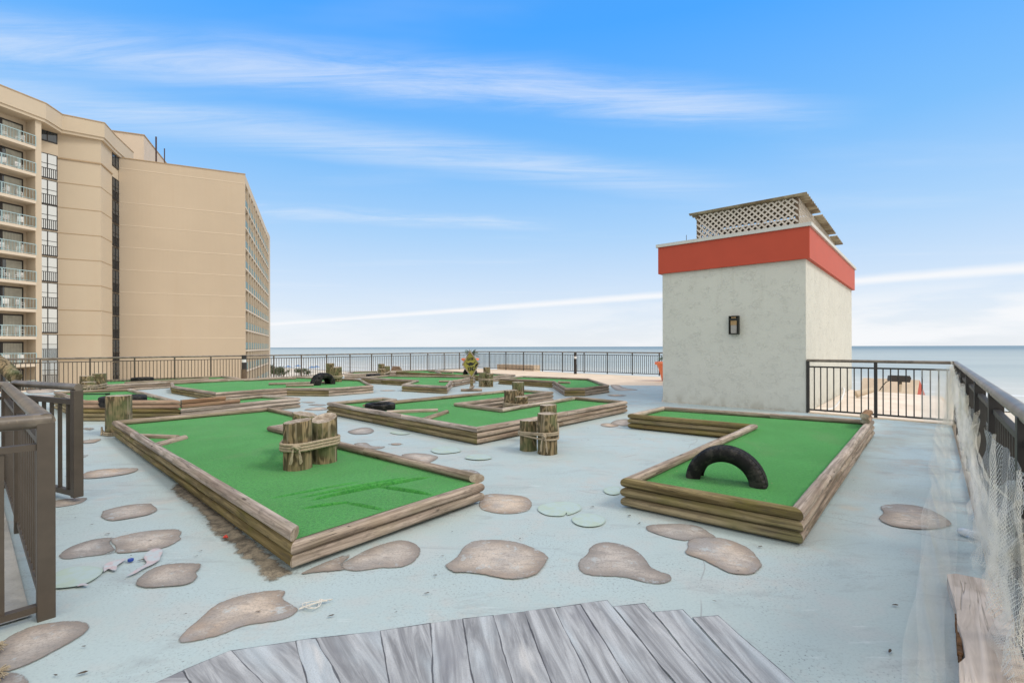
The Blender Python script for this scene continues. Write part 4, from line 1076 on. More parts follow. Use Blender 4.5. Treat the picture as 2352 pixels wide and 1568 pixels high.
# ------------------------------------------------------------------ bollards, planters, palms
def bollard(label, x, y, h, r, bm_, par):
    t = thing('bollard_light', (x, y, 0), label, 'bollard', 'bollard lights by the railings')
    n = 16; c = lambda r_: [(r_*math.cos(2*PI*k/n), r_*math.sin(2*PI*k/n)) for k in range(n)]
    b = MB(); b.prism(c(r*1.05), 0, h*.45); b.build('base', bm_, t)
    b = MB(); b.prism(c(r*.95), h*.45, h*.72); b.build('shaft', M['hdark'], t)
    b = MB(); b.prism(c(r*.85), h*.72, h*.84); b.build('lens', M['white'], t)
    b = MB(); b.prism(c(r*.95), h*.84, h); b.build('cap', M['hdark'], t)
bollard('bollard light on a tan base in front of the hotel end railing', -10.75, 19.25, 1.02, .092, M['bark'], None)
bollard('slim dark bollard light at the sea railing left of the block', 3.08, 23.35, 1.03, .068, M['hdark'], None)
def planter(label, x, y, plabel, seedv, size):
    t = thing('planter', (x, y, 0), label, 'planter', 'orange planters by the sea railing')
    b = MB(); n = 28; pr = [(.16, 0), (.20, .02), (.27, .3), (.36, .58), (.40, .62), (.46, .64), (.47, .70), (.45, .735), (.40, .735), (.37, .64)]
    vs = [(r*math.cos(2*PI*k/n), r*math.sin(2*PI*k/n), z) for r, z in pr for k in range(n)]
    b.add(vs, [(i*n+k, i*n+(k+1) % n, (i+1)*n+(k+1) % n, (i+1)*n+k) for i in range(len(pr)-1) for k in range(n)], 0, True)
    b.add([(.37*math.cos(2*PI*k/n), .37*math.sin(2*PI*k/n), .66) for k in range(n)], [tuple(range(n))], 0)
    b.build('pot', M['orange'], t)
    random.seed(seedv)
    p = thing('potted_palm', (x, y, .64), plabel, 'plant', 'palms in the orange planters')
    b = MB(); b.tube([(0, 0, 0), (.02, 0, .25), (.05, .02, size*.45)], [.09, .08, .06], 10); b.build('trunk', M['bark'], p)
    for k in range(22):
        a = random.uniform(0, 2*PI); L = size*random.uniform(.45, .8); el = random.uniform(.1, 1.2); b = MB()
        org = Vector((.05, .02, size*.42)); d = Vector((math.cos(a), math.sin(a), 0))
        spine = [org+d*(L*f*math.cos(el)*(1))+Vector((0, 0, L*f*math.sin(el)-L*.35*f*f)) for f in (0, .25, .5, .75, 1)]
        b.tube(spine, .006, 4)
        sd = Vector((-d.y, d.x, 0))
        for q in range(14):
            f = .25+.75*q/13; i = min(3, int(f*4)); s_ = spine[i].lerp(spine[i+1], f*4-i)
            for sg in (-1, 1):
                tip = s_+sd*sg*L*.33*(1.1-f*.6)+d*L*.18+Vector((0, 0, random.uniform(-.07, .03)))
                b.add([s_+d*.012, s_-d*.012, tip], [(0, 1, 2)])
        b.build('frond', M['frond'], p)
planter('orange tapered planter behind the yellow diamond sign', -2.2, 25.2, 'dark spiky palm in the planter behind the diamond sign', 4, .68)
planter('orange tapered planter at the left edge of the white block', 5.98, 18.5, 'leafy plant in the planter left of the white block', 9, .55)
# dune shrubs and umbrellas on the beach
def shrub(label, x, y, h, wd, seedv):
    random.seed(seedv)
    p = thing('dune_shrub', (x, y, -9), label, 'shrub', 'shrubs on the dune')
    b = MB(); b.tube([(0, 0, 0), (.1, 0, h*.5)], [.18, .1], 8); b.build('trunk', M['bark'], p)
    b = MB()
    cl = [Vector((random.uniform(-.5, .5)*wd, random.uniform(-.4, .4)*wd, h*random.uniform(.35, .8))) for _ in range(9)]
    for k in range(900):
        c = random.choice(cl); d = Vector((random.gauss(0, 1), random.gauss(0, 1), random.gauss(0, .8))); q = c+d*(wd*.13)
        e1 = Vector((random.uniform(-1, 1), random.uniform(-1, 1), random.uniform(-.6, .9))).normalized(); e2 = e1.cross(Vector((random.uniform(-1, 1), random.uniform(-1, 1), .3))).normalized()
        L = wd*random.uniform(.1, .2); b.add([q-e2*L*.14, q+e2*L*.14, q+e1*L], [(0, 1, 2)])
    b.build('crown', M['leafgreen'], p)
def beachpt(x, Y): return ((x-1176)/F*Y, Y)
for k, (x, Y, h, wd) in enumerate(((634, 165, 4.4, 3.6), (650, 160, 3.3, 3.0), (622, 172, 3.2, 3.5), (690, 178, 2.6, 3.0), (703, 172, 2.2, 2.4))):
    X, Y = beachpt(x, Y); shrub(['tall palmetto shrub seen through the railing right of the hotel', 'rounded shrub just right of the tall palmetto on the dune', 'low shrub on the dune against the hotel edge', 'left of the two low dune shrubs under the umbrellas', 'right of the two low dune shrubs under the umbrellas'][k], X, Y, h, wd, 20+k)
t0 = None
for k, (x, Y) in enumerate(((662, 205), (684, 212), (716, 196), (727, 202))):
    X, Y = beachpt(x, Y)
    t = thing('beach_umbrella', (X, Y, -9), 'small blue beach umbrella on the distant sand', 'umbrella', 'blue umbrellas on the beach')
    b = MB(); b.tube([(0, 0, 0), (0, 0, 2.3)], .04, 6); b.build('pole', M['white'], t)
    b = MB(); n = 10; vs = [(1.5*math.cos(2*PI*i/n), 1.5*math.sin(2*PI*i/n), 2.0) for i in range(n)]+[(0, 0, 2.65)]
    b.add(vs, [(i, (i+1) % n, n) for i in range(n)]+[tuple(reversed(range(n)))]); b.build('canopy', M['umb'] if 'umb' in M else M.setdefault('umb', soft((.10, .22, .42), .1, 2, .7)), t)

# ------------------------------------------------------------------ hotel
hotel = thing('hotel_building', (-48, 52, -9), 'tall tan hotel with balconies and a big blank end wall at left', 'building')
hl = hotel.location
def hb(b, name, m, parent=None):
    b.v = [(x-hl.x, y-hl.y, z-hl.z) for x, y, z in b.v]
    return b.build(name, m, parent or hotel)
d18 = Vector((math.sin(R(16)), math.cos(R(16)))); n18 = Vector((d18.y, -d18.x))
K1 = Vector((-47.45, 47.8)); K0 = K1-d18*14
BDP = 1.35
K1r = K1-n18*BDP; K0r = K0-n18*BDP
S0 = Vector((-49.05, 49.5)); P0 = Vector((-48.2, 51.0)); P1 = Vector((-45.1, 52.7)); P2 = Vector((-46.4, 55.7)); P3 = Vector((-46.95, 57.35)); P3b = Vector((-48.1, 60.4))
P4 = Vector((-35.0, 63.0)); P5 = Vector((-48.6, 95.8))
ZT, ZB, FH = 25.9, -9.0, 2.7
main = [K0r, K1r+d18*.3, S0, P0, P1, P2, P3b, Vector((-80, 75)), Vector((-80, 30))]
b = MB(); b.prism(ccw(main), ZB, ZT-.3); hb(b, 'wall', M['hwall'])
d45 = (P5-P4).normalized(); n45 = Vector((d45.y, -d45.x))
wing = [P3, P4, P4+d45*.35, P4+d45*.35-n45*1.4, P5-n45*1.4, P5-n45*14, P3b+Vector((-6, 3))]
b = MB(); b.prism(ccw(wing), ZB, 24.02); hb(b, 'end_wall', M['ribbed'])
# joints on the end wall
dw = (P4-P3).normalized(); nw = Vector((dw.y, -dw.x))
floors = [21.37-FH*k for k in range(12)]
zj = [EYE+F and (EYE+(796-y)*63/F) for y in (420, 491, 538.7, 584.8, 632, 679, 726, 774)]
for z in zj+[zj[-1]-2.7, zj[-1]-5.4]:
    b = MB(); q = [P3+dw*.1, P4-dw*.02, P4-dw*.02+nw*.02, P3+dw*.1+nw*.02]; b.prism(ccw(q), z-.05, z+.05); hb(b, 'joint', M['hlight'])
b = MB(); q = [P3+dw*.3-nw*.2, P4-nw*.2+dw*.05, P4+nw*.06+dw*.05, P3+nw*.06+dw*.3]; b.prism(ccw(q), 24.02, 24.12); hb(b, 'coping', M['hgroove'])
# parapet along the stepped front
path = [K0, K1+d18*.55, P0+Vector((.35, -.2)), P1, P2, P3b]
def off(path, d):
    out = []
    for i, p in enumerate(path):
        e1 = (p-path[i-1]).normalized() if i else (path[1]-p).normalized(); e2 = (path[i+1]-p).normalized() if i < len(path)-1 else e1
        n1 = Vector((e1.y, -e1.x)); n2 = Vector((e2.y, -e2.x)); out.append(p+(n1+n2)*(d/max(.3, 1+n1.dot(n2))))
    return out
def band(name, o_, i_, za, zb_, m):
    b = MB(); a_, c_ = off(path, o_), off(path, i_); q = a_+list(reversed(c_)); b.prism(ccw(q), za, zb_); return hb(b, name, m)
band('parapet', .42, -3.0, ZT-1.55, ZT, M['hwall']); band('cornice', .30, -3.0, ZT-1.85, ZT-1.55, M['hwall']); band('coping', .47, -.4, ZT, ZT+.1, M['hgroove'])
# grooves on the plain walls P0-P1-P2 and rows of windows
def wallbox(a, c, o0, o1, z0, z1, b, mi=0):
    d = (c-a).normalized(); n = Vector((d.y, -d.x)); b.prism(ccw([a+n*o0, c+n*o0, c+n*o1, a+n*o1]), z0, z1, mi)
zg = [EYE+(796-y)*52.7/F for y in (374, 427.5, 483, 540, 597, 654, 711, 766.5)]
for k, z in enumerate(zg+[zg[-1]-2.7, zg[-1]-5.4]):
    b = MB(); h_ = .14 if k == 0 else .06
    wallbox(P0, P1, -.02, .03 if k else .1, z-h_/2, z+h_/2, b); wallbox(P1, P2, -.02, .03 if k else .1, z-h_/2, z+h_/2, b)
    hb(b, 'groove', M['hgroove'])
def window(a, c, z0, z1, glassm, bars=True, rails=True, name='window', mid=True):
    d = (c-a).normalized(); L = (c-a).length; b = MB(); fr = .07
    wallbox(a, c, -.02, .05, z0, z0+.14, b); wallbox(a, c, -.02, .05, z1-fr, z1, b)
    wallbox(a, a+d*fr, -.02, .05, z0, z1, b); wallbox(c-d*fr, c, -.02, .05, z0, z1, b)
    m = a+d*L/2
    if mid: wallbox(m-d*fr/2, m+d*fr/2, -.02, .06, z0, z1, b)
    if rails: wallbox(a, c, -.02, .055, z0+1.55, z0+1.6, b)
    if bars:
        wallbox(a, c, .06, .09, z0+1.05, z0+1.1, b)
        n = int(L/.16)
        for k in range(1, n): q = a+d*L*k/n; wallbox(q-d*.014, q+d*.014, .06, .085, z0+.1, z0+1.05, b)
    f = hb(b, name, M['hdark'])
    b = MB(); wallbox(a, c, -.02, .015, z0, z1, b); g = hb(b, 'pane', glassm, None); g.parent = f
    return f
ws = S0.lerp(P0, .04); we = S0.lerp(P0, .97)
zw = [EYE+(796-y)*50.3/F for y in (407.5, 467.5, 525, 585, 644.5, 703.5, 762, 822)]
for k, z in enumerate(zw+[zw[-1]-2.7]): window(ws, we, z, z+2.62, M['mirror'])
window(ws, we, zw[0]+3.85, zw[0]+5.55, M['glass'], False, False)
vs_, ve_ = P2+(P3-P2)*.02, P3-(P3-P2)*.04
for k in range(11):
    z = zg[0]-2.7*(k+1)-.2; window(vs_, ve_, z, z+2.62, M['glass'], True, True)
window(vs_, ve_, zg[0]+1.0, zg[0]+2.9, M['glass'], False, False)
# balconies at far left
bay = 4.4
fin0 = K1
for k in range(4):
    q = K1-d18*(bay*k)
    b = MB(); b.prism(ccw([q-n18*(BDP+.05), q+n18*.02, q+d18*.5+n18*.02, q+d18*.5-n18*(BDP+.05)]), ZB, ZT-1.5); hb(b, 'partition', M['hwall'])
mesh_cache = {}
chair_src = None
def chair_mesh():
    b = MB(); b.box(-.24, .24, -.22, .22, .40, .44); b.box(-.24, .24, .19, .23, .44, .92)
    for x in (-.21, .21):
        for y in (-.19, .19): b.box(x-.02, x+.02, y-.02, y+.02, 0, .40)
        b.box(x-.03, x+.03, -.22, .2, .62, .66); b.box(x-.02, x+.02, -.21, -.17, .44, .62)
    return b
nth = 0
names = 'eighth seventh sixth fifth fourth third second lowest'.split()
for fi, z in enumerate(floors[:11]):
    b = MB(); b.prism(ccw([K0-n18*(BDP+.05), K1-n18*(BDP+.05), K1+n18*.12, K0+n18*.12]), z-.28, z); hb(b, 'balcony_slab', M['slab'])
    for k in range(2):
        a_ = K1-d18*(bay*(k+1))+d18*.5; c_ = K1
        c_ = K1-d18*(bay*k)
        b = MB(); wallbox(a_, c_, .05, .10, z+1.02, z+1.08, b); wallbox(a_, c_, .06, .09, z+.08, z+.12, b)
        L = (c_-a_).length; n = int(L/.24)
        for j in range(1, n): q = a_+(c_-a_)*(j/n); wallbox(q-d18*.010, q+d18*.010, .065, .09, z+.1, z+1.03, b)
        for j in (0, .33, .66, 1): q = a_+(c_-a_)*j; wallbox(q-d18*.03, q+d18*.03, .05, .1, z, z+1.05, b)
        hb(b, 'balcony_railing', M['aqua'])
        b = MB()
        for f0, f1 in ((.05, .08), (.48, .52), (.9, .93)): wallbox(a_+(c_-a_)*f0, a_+(c_-a_)*f1, -BDP, -BDP+.08, z, z+2.15, b)
        wallbox(a_+(c_-a_)*.05, a_+(c_-a_)*.93, -BDP, -BDP+.08, z+2.05, z+2.2, b)
        f = hb(b, 'sliding_door', M['hdark'])
        b = MB(); wallbox(a_+(c_-a_)*.05, a_+(c_-a_)*.93, -BDP-.05, -BDP+.03, z, z+2.2, b); g = hb(b, 'pane', M['glass']); g.parent = f
        b = MB(); cs_ = .50+.12*((fi*7+k*3) % 4)/4; seg = 14
        p0_, p1_ = a_+(c_-a_)*cs_, a_+(c_-a_)*.91
        for s_ in range(seg): wallbox(p0_.lerp(p1_, s_/seg), p0_.lerp(p1_, (s_+.8)/seg), -BDP+.03, -BDP+.055, z+.05, z+2.05, b)
        g = hb(b, 'curtain', M['curtain']); g.parent = f
    for s_ in range(2):
        if fi > 8: continue
        q = K1-d18*(.9+1.15*s_)-n18*(.55+.1*((fi+s_) % 3))
        if chair_src is None: o = chair_src = chair_mesh().build('balcony_chair', M['white'])
        else: o = chair_src.copy(); COL.objects.link(o)
        o.location = (q.x, q.y, z); o.rotation_euler = (0, 0, R((fi*77+s_*140) % 360))
        tag(o, f'white plastic chair {"nearer the dividing wall" if s_ == 0 else "farther from the dividing wall"} on the {["top", "second from top", "third from top", "fourth from top", "fifth from top", "sixth from top", "seventh from top", "eighth from top", "ninth from top"][fi]} hotel balcony', 'chair', 'white chairs on the hotel balconies')
# right face balconies of the wing
LB = (P5-P4).length-.35; nc = 12; cw = LB/nc; A0 = P4+d45*.35
zf = [zj[0]-.2-FH*k*1.0 for k in range(11)]
b = MB(); wallbox(P4+d45*.3, P5, -1.45, .0, zf[0]+.3, 24.02, b); hb(b, 'parapet', M['hwall'])
for k in range(1, nc+1):
    q = A0+d45*(cw*k); b = MB(); wallbox(q-d45*.17, q+d45*.17, -1.4, .05, ZB, zf[0]+.3, b); hb(b, 'partition', M['hwall'])
for fi, z in enumerate(zf[:8]+zf[8:]):
    b = MB(); wallbox(A0, P5, -1.4, .06, z-FH-.2, z-FH, b); hb(b, 'balcony_slab', M['slab'])
    b = MB(); wallbox(A0, P5, -1.39, -1.36, z-FH, z-.2, b); hb(b, 'window_band', M['glass'])
    for k in range(nc):
        q = A0+d45*(cw*k+.15); e = A0+d45*(cw*(k+1)-.15); b = MB(); wallbox(q, e, -.06, -.03, z-FH+.08, z-FH+1.0, b); hb(b, 'balcony_panel', M['teal'])
# far stair tower at the end of the wing, penthouse, masts
b = MB(); q = P5+d45*.1; b.prism(ccw([q, q+d45*4, q+d45*4-n45*6, q-n45*6]), ZB, EYE+(796-535)*96/F+.2); hb(b, 'stair_tower', M['hwall'])
q = Vector((-52.1, 68.0)); zt = EYE+487*68/F
b = MB(); b.prism(ccw([q, q+d45*11.5, q+d45*11.5-n45*14, q-n45*14]), 20, zt); hb(b, 'penthouse', M['penthouse'])
b = MB(); b.prism(ccw([q+n45*.1-d45*.1, q+d45*11.6+n45*.1, q+d45*11.6-n45*14, q-n45*14-d45*.1]), zt, zt+.12); hb(b, 'penthouse_coping', M['hgroove'])
for x, y0, y1, Yd, r_ in ((359.8, 314, 373, 61.5, .09), (379, 341, 376, 61.8, .06)):
    X = (x-1176)/F*Yd; b = MB(); b.tube([(X, Yd, EYE+(798-y1)*Yd/F-.5), (X, Yd, EYE+(798-y0)*Yd/F)], r_, 8); hb(b, 'mast', M['rust'])

# ------------------------------------------------------------------ netting, bottle, board, litter
def sheet(fn, nu, nv):
    vs = []; uv = []
    for i in range(nu+1):
        for j in range(nv+1):
            p, q = fn(i/nu, j/nv); vs.append(p); uv.append(q)
    fs = [(i*(nv+1)+j, (i+1)*(nv+1)+j, (i+1)*(nv+1)+j+1, i*(nv+1)+j+1) for i in range(nu) for j in range(nv)]
    return vs, fs, uv
def net_part(name, parent, lst):
    vs, fs, uvs = [], [], []
    for (v, f, u) in lst:
        b0 = len(vs); vs += v; fs += [tuple(b0+i for i in q) for q in f]; uvs += u
    me = bpy.data.meshes.new(name); me.from_pydata([tuple(Vector(v)-parent.location) for v in vs], [], fs); me.materials.append(M['net' if name == 'hanging_net' else 'net_fine'])
    l = me.uv_layers.new(name='UVMap')
    for lp in me.loops: l.data[lp.index].uv = uvs[lp.vertex_index]
    me.polygons.foreach_set('use_smooth', [True]*len(me.polygons)); me.update()
    o = bpy.data.objects.new(name.replace('_fine', ''), me); COL.objects.link(o); o.parent = parent; return o
nt = thing('fishing_net', (rcorner.x-U.x*3, rcorner.y-U.y*3, 0), 'pale tangled fishing net draped over the right railing onto the deck', 'net')
N3 = lambda a, b_, c_: noise.noise(Vector((a, b_, c_)))
def hang(t0, t1, top, bot, seedv, off0=.10, amp=.07, wide=1.0, dens=1.0):
    def fn(u, v):
        s = t0+(t1-t0)*u
        tp = top+.07*N3(s*3.1, seedv, 0); bt = bot+.06*N3(s*2.3, seedv, 4)
        z = tp+(bt-tp)*v
        fold = math.sin(s*11+seedv+3*N3(s*2, v*1.5, seedv))*amp*(.4+.6*v)+N3(s*6, v*4, seedv)*amp*.8
        o = off0+fold+.035*v*v
        s2 = s+.16*N3(v*2.2, s*1.2, seedv+3)*v
        p = rcorner-U*s2+V*max(.034, o)
        return (p.x, p.y, max(.02, z)), ((s*1.35)*dens, v*(top-bot)*1.25*dens)
    return sheet(fn, int((t1-t0)*32), 34)
def swag(t0, t1, z0, z1, drop, wd, seedv):
    def fn(u, v):
        s = t0+(t1-t0)*u; z = z0+(z1-z0)*u-drop*4*u*(1-u)+wd*(v-.5)*(.5+.5*math.sin(PI*u))+.03*N3(u*8, v*5, seedv)
        p = rcorner-U*s+V*(.055+.02*math.sin(v*16+seedv+u*3)+.02*N3(u*9, v*6, seedv+2))
        return (p.x, p.y, max(.02, z)), (u*abs(t1-t0)*1.5, v*wd*1.6)
    return sheet(fn, 70, 24)
net_part('hanging_net', nt, [swag(.1, 1.4, .95, .90, .30, .5, 3.3), swag(2.2, 4.6, .86, .80, .30, .40, 8.8), hang(-.03, .6, .97, .01, 1.3, .05, .05), hang(.05, .45, .98, .015, 4.7, .09, .05), hang(.3, 1.1, .95, .3, 9.1, .04, .03), swag(.3, 2.3, .93, .86, .22, .42, 2.2),
  swag(1.6, 3.7, .88, .82, .30, .34, 6.6), hang(3.5, 4.3, .86, .28, 7.7, .035, .035), swag(3.8, 6.0, .85, .76, .40, .46, 5.1), swag(5.0, 8.4, .60, .72, .34, .50, 8.4), hang(5.7, 8.4, .40, .02, 14.2, .04, .04), hang(6.5, 8.4, .84, .08, 3.3, .03, .04), swag(2.6, 5.2, .55, .5, .25, .25, 3.9)])
net_part('hanging_net_fine', nt, [hang(-.03, .5, .95, .01, 2.3, .06, .05), hang(.1, .8, .90, .012, 6.1, .10, .05), swag(.3, 2.0, .90, .80, .25, .30, 1.1), swag(1.8, 3.9, .80, .74, .35, .22, 9.3), hang(4.6, 5.3, .78, .10, 2.9, .04, .05), swag(5.0, 8.4, .48, .62, .30, .38, 4.4), hang(6.3, 8.4, .45, .015, 7.1, .05, .05)])
def floor_net(seedv, wd0, c0, c1, t0, t1, zz):
    def fn(u, v):
        s = t0+(t1-t0)*u; c = c0+(c1-c0)*u+.02*N3(s*1.1, seedv, 0); wd = wd0*(.8+.35*N3(s*.9, seedv, 9)+.1)
        o = c+wd*(v-.5)
        p = rcorner-U*s+V*o
        return (p.x, p.y, zz+.010*abs(N3(s*5, v*5, seedv))+.02*abs(math.sin(v*5+s*3))**8), (s*1.15, v*wd*1.4)
    return sheet(fn, 120, 16)
net_part('floor_net', nt, [floor_net(1, .20, .17, .30, .1, 8.6, .012), floor_net(8, .12, .20, .31, 0.2, 8.6, .022)])
# back corner part hanging on the short railing
def hang2(v0, v1, top, bot, seedv):
    def fn(u, v):
        s = v0+(v1-v0)*u; z = top+(bot-top)*v+.04*N3(s*5, v*3, seedv)
        p = rcorner+V*(s+.12*N3(v*3, s*2, seedv))-U*(.06+.05*math.sin(s*13+v*3+seedv)+.12*v*v); return (p.x, p.y, max(.02, z)), (s*1.3, v*1.2)
    return sheet(fn, 34, 28)
net_part('hanging_net', nt, [hang2(.02, .42, .92, .015, 3), hang2(.0, .25, .95, .02, 7)])
# bottle
w = W(2241, 1240); t = thing('plastic_bottle', (w.x, w.y, .034), 'crushed clear plastic bottle lying by the right railing foot', 'bottle', None, R(-62))
b = MB(); pr = [(0, .012), (.02, .030), (.05, .034), (.07, .029), (.09, .033), (.12, .034), (.14, .028), (.17, .030), (.185, .014), (.20, .012)]
n = 16; vs = [(x-.1, r*math.cos(2*PI*k/n)*(1+.12*math.sin(k*2+x*40)), r*math.sin(2*PI*k/n)*.85) for x, r in pr for k in range(n)]
b.add(vs, [(i*n+k, i*n+(k+1) % n, (i+1)*n+(k+1) % n, (i+1)*n+k) for i in range(len(pr)-1) for k in range(n)], 0, True); b.add(vs[:n], [tuple(range(n))]); b.build('body', M['bottle'], t)
b = MB(); vs = [(x, .0345*math.cos(2*PI*k/n), .0345*.86*math.sin(2*PI*k/n)) for x in (-.005, .035) for k in range(n)]; b.add(vs, [(k, (k+1) % n, n+(k+1) % n, n+k) for k in range(n)], 0, True); b.build('wrapper', M['white'], t)
b = MB(); b.tube([(.1, 0, 0), (.118, 0, 0)], .0145, 14); b.build('cap', M['white'], t)
# weathered board lower right
brd = [(2173,1318),(2195,1316),(2212,1320),(2250,1327)]
lft = [(2197,1640),(2202,1568),(2200,1522),(2216,1508),(2210,1470),(2197,1428),(2195,1400),(2188,1369),(2180,1345)]
HBD = .085
pl = [W(x, y, HBD) for x, y in brd]; rt = [rcorner-U*7.36+V*.03, rcorner-U*9.6+V*.03]
pl += rt; pl += [W(1960, 2100, HBD)]; pl += [W(x, y, HBD) for x, y in lft]
pl = ccw(pl); cen = sum(pl, Vector((0, 0)))/len(pl)
t = thing('wooden_board', (cen.x, cen.y, 0), 'thick weathered grey board with a broken rotten edge at lower right', 'board')
ang = math.atan2(U.y, U.x); rot = Matrix.Rotation(-ang, 2)
b = MB(); b.prism([rot @ (p-cen) for p in pl], .012, HBD); o = b.build('plank', M['driftwood'], t, (0, 0, 0), (0, 0, ang)); bevel(o, .008, 2)
b = MB(); random.seed(2)
for k in range(26):
    f = random.random(); a_ = W(2205, 1530, .03).lerp(W(2197, 1420, .05), f); q = Vector((a_.x, a_.y, random.uniform(.01, .06)))-Vector((cen.x, cen.y, 0)); d = Vector((U.x, U.y, random.uniform(-.15, .15)))*random.uniform(.02, .07)
    b.bar(q-d, q+d, random.uniform(.006, .018), random.uniform(.006, .02))
b.build('rotten_splinters', M['rotten'], t)
# litter
random.seed(21)
leafpts = z2b([(525,135),(642,183),(755,250),(712,300),(1052,298),(920,402),(990,437),(1020,470),(1410,372),(1380,408),(585,1050),(1815,802),(1300,820),(385,1255),(575,1240),(2330,832)])+z3b([(1070,352),(1548,402),(1000,525),(950,662),(670,925),(2060,176),(2320,238),(890,790)])+z4b([(1205,630),(1362,458),(1036,845),(2313,875),(440,238),(510,292),(2275,1203)])+[(150,1096),(205,1010),(1160,1010),(1350,1012),(1500,1015),(1335,1012),(1900,1010),(1960,1105),(1350,985),(1470,1010)]
lv = None
for k, (x, y) in enumerate(leafpts):
    w = W(x, y)
    if lv is None:
        b = MB(); n = 8; b.add([(.034, 0, .004), (.015, .010, .009), (-.015, .009, .006), (-.034, 0, .002), (-.015, -.010, .007), (.015, -.011, .003), (0, 0, .012)], [(i, (i+1) % 6, 6) for i in range(6)])
        o = lv = b.build('dry_leaf', M['leaf'])
    else: o = lv.copy(); COL.objects.link(o)
    s = random.uniform(.25, .6); o.scale = (s, s*random.uniform(.5, 1.1), s*.6)
    o.location = (w.x, w.y, .014); o.rotation_euler = (0, 0, random.uniform(-.5, .9)); tag(o, 'tiny curled brown leaf scrap lying on the deck', 'leaf', 'dry leaf scraps on the deck')
w = W(*z2b([(918,442)])[0]); b = MB(); n = 14; b.prism([(.016*math.cos(2*PI*k/n), .016*math.sin(2*PI*k/n)) for k in range(n)], 0, .012)
tag(bevel(b.build('bottle_cap', M['bluecap'], None, (w.x, w.y, .014)), .003), 'small blue bottle cap near the painted pink fish', 'bottle cap')
w = W(*z2b([(1587,284)])[0]); b = MB(); b.tube([(-.014, 0, .01), (0, .006, .016), (.015, 0, .01)], [.006, .012, .005], 8)
tag(b.build('red_scrap', M['redbit'], None, (w.x, w.y, .012)), 'tiny red scrap on the worn bare patch', 'litter')
w = W(726, 1393); b = MB(); random.seed(8)
path = []; 
for k in range(70):
    f = k/69; path.append((.05*math.cos(f*17)*(1-.4*f)+.03*math.sin(f*31), .04*math.sin(f*19+.5)+.012*math.cos(f*40), .016+.006*abs(math.sin(f*23))))
b.tube(path, .0022, 6); tag(b.build('string_tangle', M['string'], None, (w.x, w.y, 0)), 'white tangle of string on the blue deck above the painted planks', 'string')
for k, (x, y) in enumerate(((-4, 1505), (2, 1568))):
    w = W(x, y); t = thing('rope_end', (w.x-.02, w.y, .035), ['frayed brown rope end at lower left edge on the painted stone, upper of two', 'frayed brown rope end at the bottom left corner, lower of two'][k], 'rope', 'frayed rope ends at lower left')
    b = MB(); twist(b, [Vector((-.5+.5*i/40, -.12+.12*i/40, .0)) for i in range(41)], .022); b.build('rope', M['rope'], t)
    b = MB()
    for q in range(46):
        a = random.uniform(-1.3, 1.3); e = random.uniform(-.5, .9); L = random.uniform(.022, .045); d = Vector((math.cos(a)*math.cos(e), math.sin(a)*math.cos(e), math.sin(e)*.7))
        b.tube([Vector((-.01, 0, 0)), d*L*.6+Vector((0, 0, .006)), d*L], .002, 4)
    b.build('frayed_strands', M['rope'], t)
w = W(188, 907, .32); b = MB(); b.tube([(0, 0, 0), (.62, .02, .012)], .012, 8); b.box(.6, .66, -.03, .03, -.006, .03)
tag(b.build('stick', M['black'], None, (w.x, w.y, LH*4+.03), (0, 0, R(-8))), 'short black stick lying on the raised left green behind the tyre', 'stick')

# ------------------------------------------------------------------ light, sky, camera
S = Vector((.93, -.30, 0)).normalized(); EL = R(47)
sd = Vector((S.x*math.cos(EL), S.y*math.cos(EL), math.sin(EL)))
su = bpy.data.lights.new('sun', 'SUN'); su.energy = 1.5; su.angle = R(16); su.color = (1, .955, .89)
so = bpy.data.objects.new('sun', su); COL.objects.link(so); so.rotation_euler = (-sd).to_track_quat('-Z', 'Y').to_euler()
wd = bpy.data.worlds.new('World'); sc.world = wd; wd.use_nodes = True
t = NT(wd); bg = t.n['Background']
sky = t.node('ShaderNodeTexSky', sky_type='NISHITA'); sky.sun_disc = False; sky.sun_elevation = EL; sky.sun_rotation = math.atan2(S.x, S.y); sky.air_density = 1.0; sky.dust_density = .6; sky.ozone_density = 2.0
co = t.coord('Generated'); sx = t.node('ShaderNodeSeparateXYZ'); t.set(sx.inputs[0], co); X, Y, Z = sx.outputs
zc = t.math('MAXIMUM', Z, .012)
px, py = t.math('DIVIDE', X, zc), t.math('DIVIDE', Y, zc)
cv = t.node('ShaderNodeCombineXYZ'); t.set(cv.inputs[0], px); t.set(cv.inputs[1], py); pv = cv.outputs[0]
ramp = t.node('ShaderNodeValToRGB'); t.set(ramp.inputs[0], t.math('MAXIMUM', Z, 0.0))
el = ramp.color_ramp.elements; SK = 10.0
stops = [(0, (.87, .91, .96)), (.05, (.80, .88, .98)), (.12, (.66, .81, 1.0)), (.22, (.44, .70, 1.02)), (.36, (.215, .555, 1.04)), (.55, (.072, .415, 1.09)), (1, (.05, .28, .82))]
el[0].position = 0; el[0].color = rgb(stops[0][1]); el[1].position = 1; el[1].color = rgb(stops[-1][1])
for p_, c_ in stops[1:-1]: e = el.new(p_); e.color = rgb(c_)
sc10 = t.node('ShaderNodeVectorMath', operation='SCALE'); t.set(sc10.inputs[0], ramp.outputs[0]); sc10.inputs['Scale'].default_value = SK
skyc = t.mix(.90, sky.outputs[0], sc10.outputs[0])
wn = t.math('SUBTRACT', t.noise(pv, .9, 4, .6), .5)
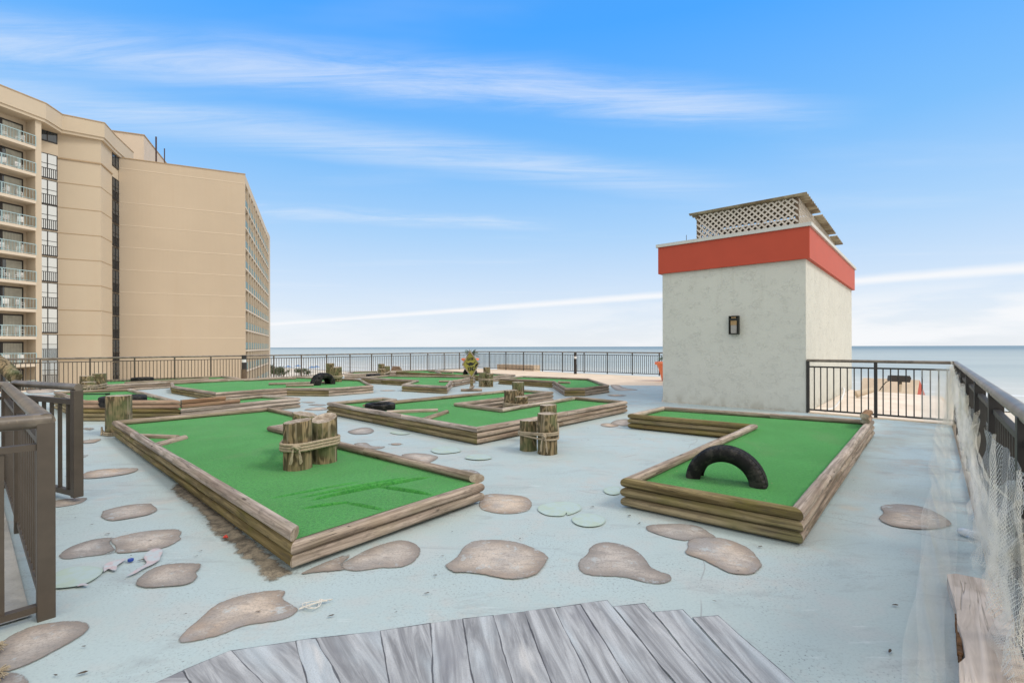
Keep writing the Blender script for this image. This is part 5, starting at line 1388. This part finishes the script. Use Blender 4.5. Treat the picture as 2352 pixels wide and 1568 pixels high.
def bandm(a, bb, w, warp, streak, lo, hi, gate=None):
    ln = t.math('MULTIPLY_ADD', px, bb, a)
    dd = t.math('SUBTRACT', t.math('ADD', py, t.math('MULTIPLY', wn, warp)), ln)
    m = t.remap(t.math('ABSOLUTE', dd), 0, w, 1, 0)
    st = t.noise(t.mapping(pv, (streak[0], streak[1], 1), (0, 0, -math.atan(bb))), 1.0, 9, .70, .7)
    m = t.math('MULTIPLY', m, t.remap(st, lo, hi))
    if gate: m = t.math('MULTIPLY', m, gate)
    return m
gx = t.remap(px, 1.7, .7); gl_ = t.remap(px, -3.2, -.6, .55, 1.0)
c1 = t.math('MULTIPLY', bandm(1.86, .177, .27, .20, (1.0, 6.5), .20, .76, gx), .54)
c2 = t.math('MULTIPLY', bandm(2.62, .34, .40, .22, (.6, 5.0), .12, .78, t.math('MULTIPLY', t.remap(px, 1.9, .2), t.remap(px, -2.9, -1.5, .5, 1))), .52)
c3 = t.math('MULTIPLY', bandm(11.95, -.85, 1.3, .7, (.25, .9), .0, .42), .92)
c4 = t.math('MULTIPLY', bandm(3.9, .2, .35, .4, (.8, 3.0), .3, .7, t.math('MULTIPLY', t.remap(px, .6, -.2), t.remap(px, -2.4, -1.6))), .35)
c5 = t.math('MULTIPLY', t.math('MULTIPLY', t.remap(t.noise(t.mapping(co, (3.4, 3.4, 17), (0, 0, .3), (.6, .2, .1)), 1, 5, .55), .44, .60), t.remap(Z, .04, .12, 1, 0)), t.remap(X, .0, .6, .35, .9))
veil = t.math('MULTIPLY', t.remap(t.noise(t.mapping(pv, (.35, 1.0, 1), (0, 0, -.2)), 1, 5), .5, .8), .15)
over = t.math('MAXIMUM', t.math('MULTIPLY', t.remap(t.math('ADD', t.math('MULTIPLY', Z, .9), t.math('MULTIPLY', Y, -.55)), .34, .72), .92), t.math('MULTIPLY', t.remap(X, .72, .86), .9))  # bright cloud added out of view overhead, behind and right, to light the deck
cl = c1
for c_ in (c2, c3, c4, c5, veil): cl = t.math('SUBTRACT', 1.0, t.math('MULTIPLY', t.math('SUBTRACT', 1.0, cl), t.math('SUBTRACT', 1.0, c_)))
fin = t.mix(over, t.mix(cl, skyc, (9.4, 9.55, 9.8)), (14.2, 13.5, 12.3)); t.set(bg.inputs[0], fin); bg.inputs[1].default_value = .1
cam = bpy.data.cameras.new('camera'); cam.sensor_width = 36; cam.lens = F/2352*36; cam.clip_end = 60000; cam.clip_start = .05; cam.shift_y = 12.2/2352
cob = bpy.data.objects.new('camera', cam); COL.objects.link(cob)
cob.matrix_world = Matrix.Translation((0, 0, EYE)) @ Matrix.Rotation(R(90), 4, 'X') @ Matrix.Rotation(-.0027, 4, 'Z')
sc.camera = cob
sc.view_settings.view_transform = 'Standard'; sc.view_settings.look = 'None'; sc.view_settings.exposure = 0; sc.view_settings.gamma = 1
sc.cycles.transparent_max_bounces = 24
sc.cycles.max_bounces = 8
sc.cycles.use_denoising = True
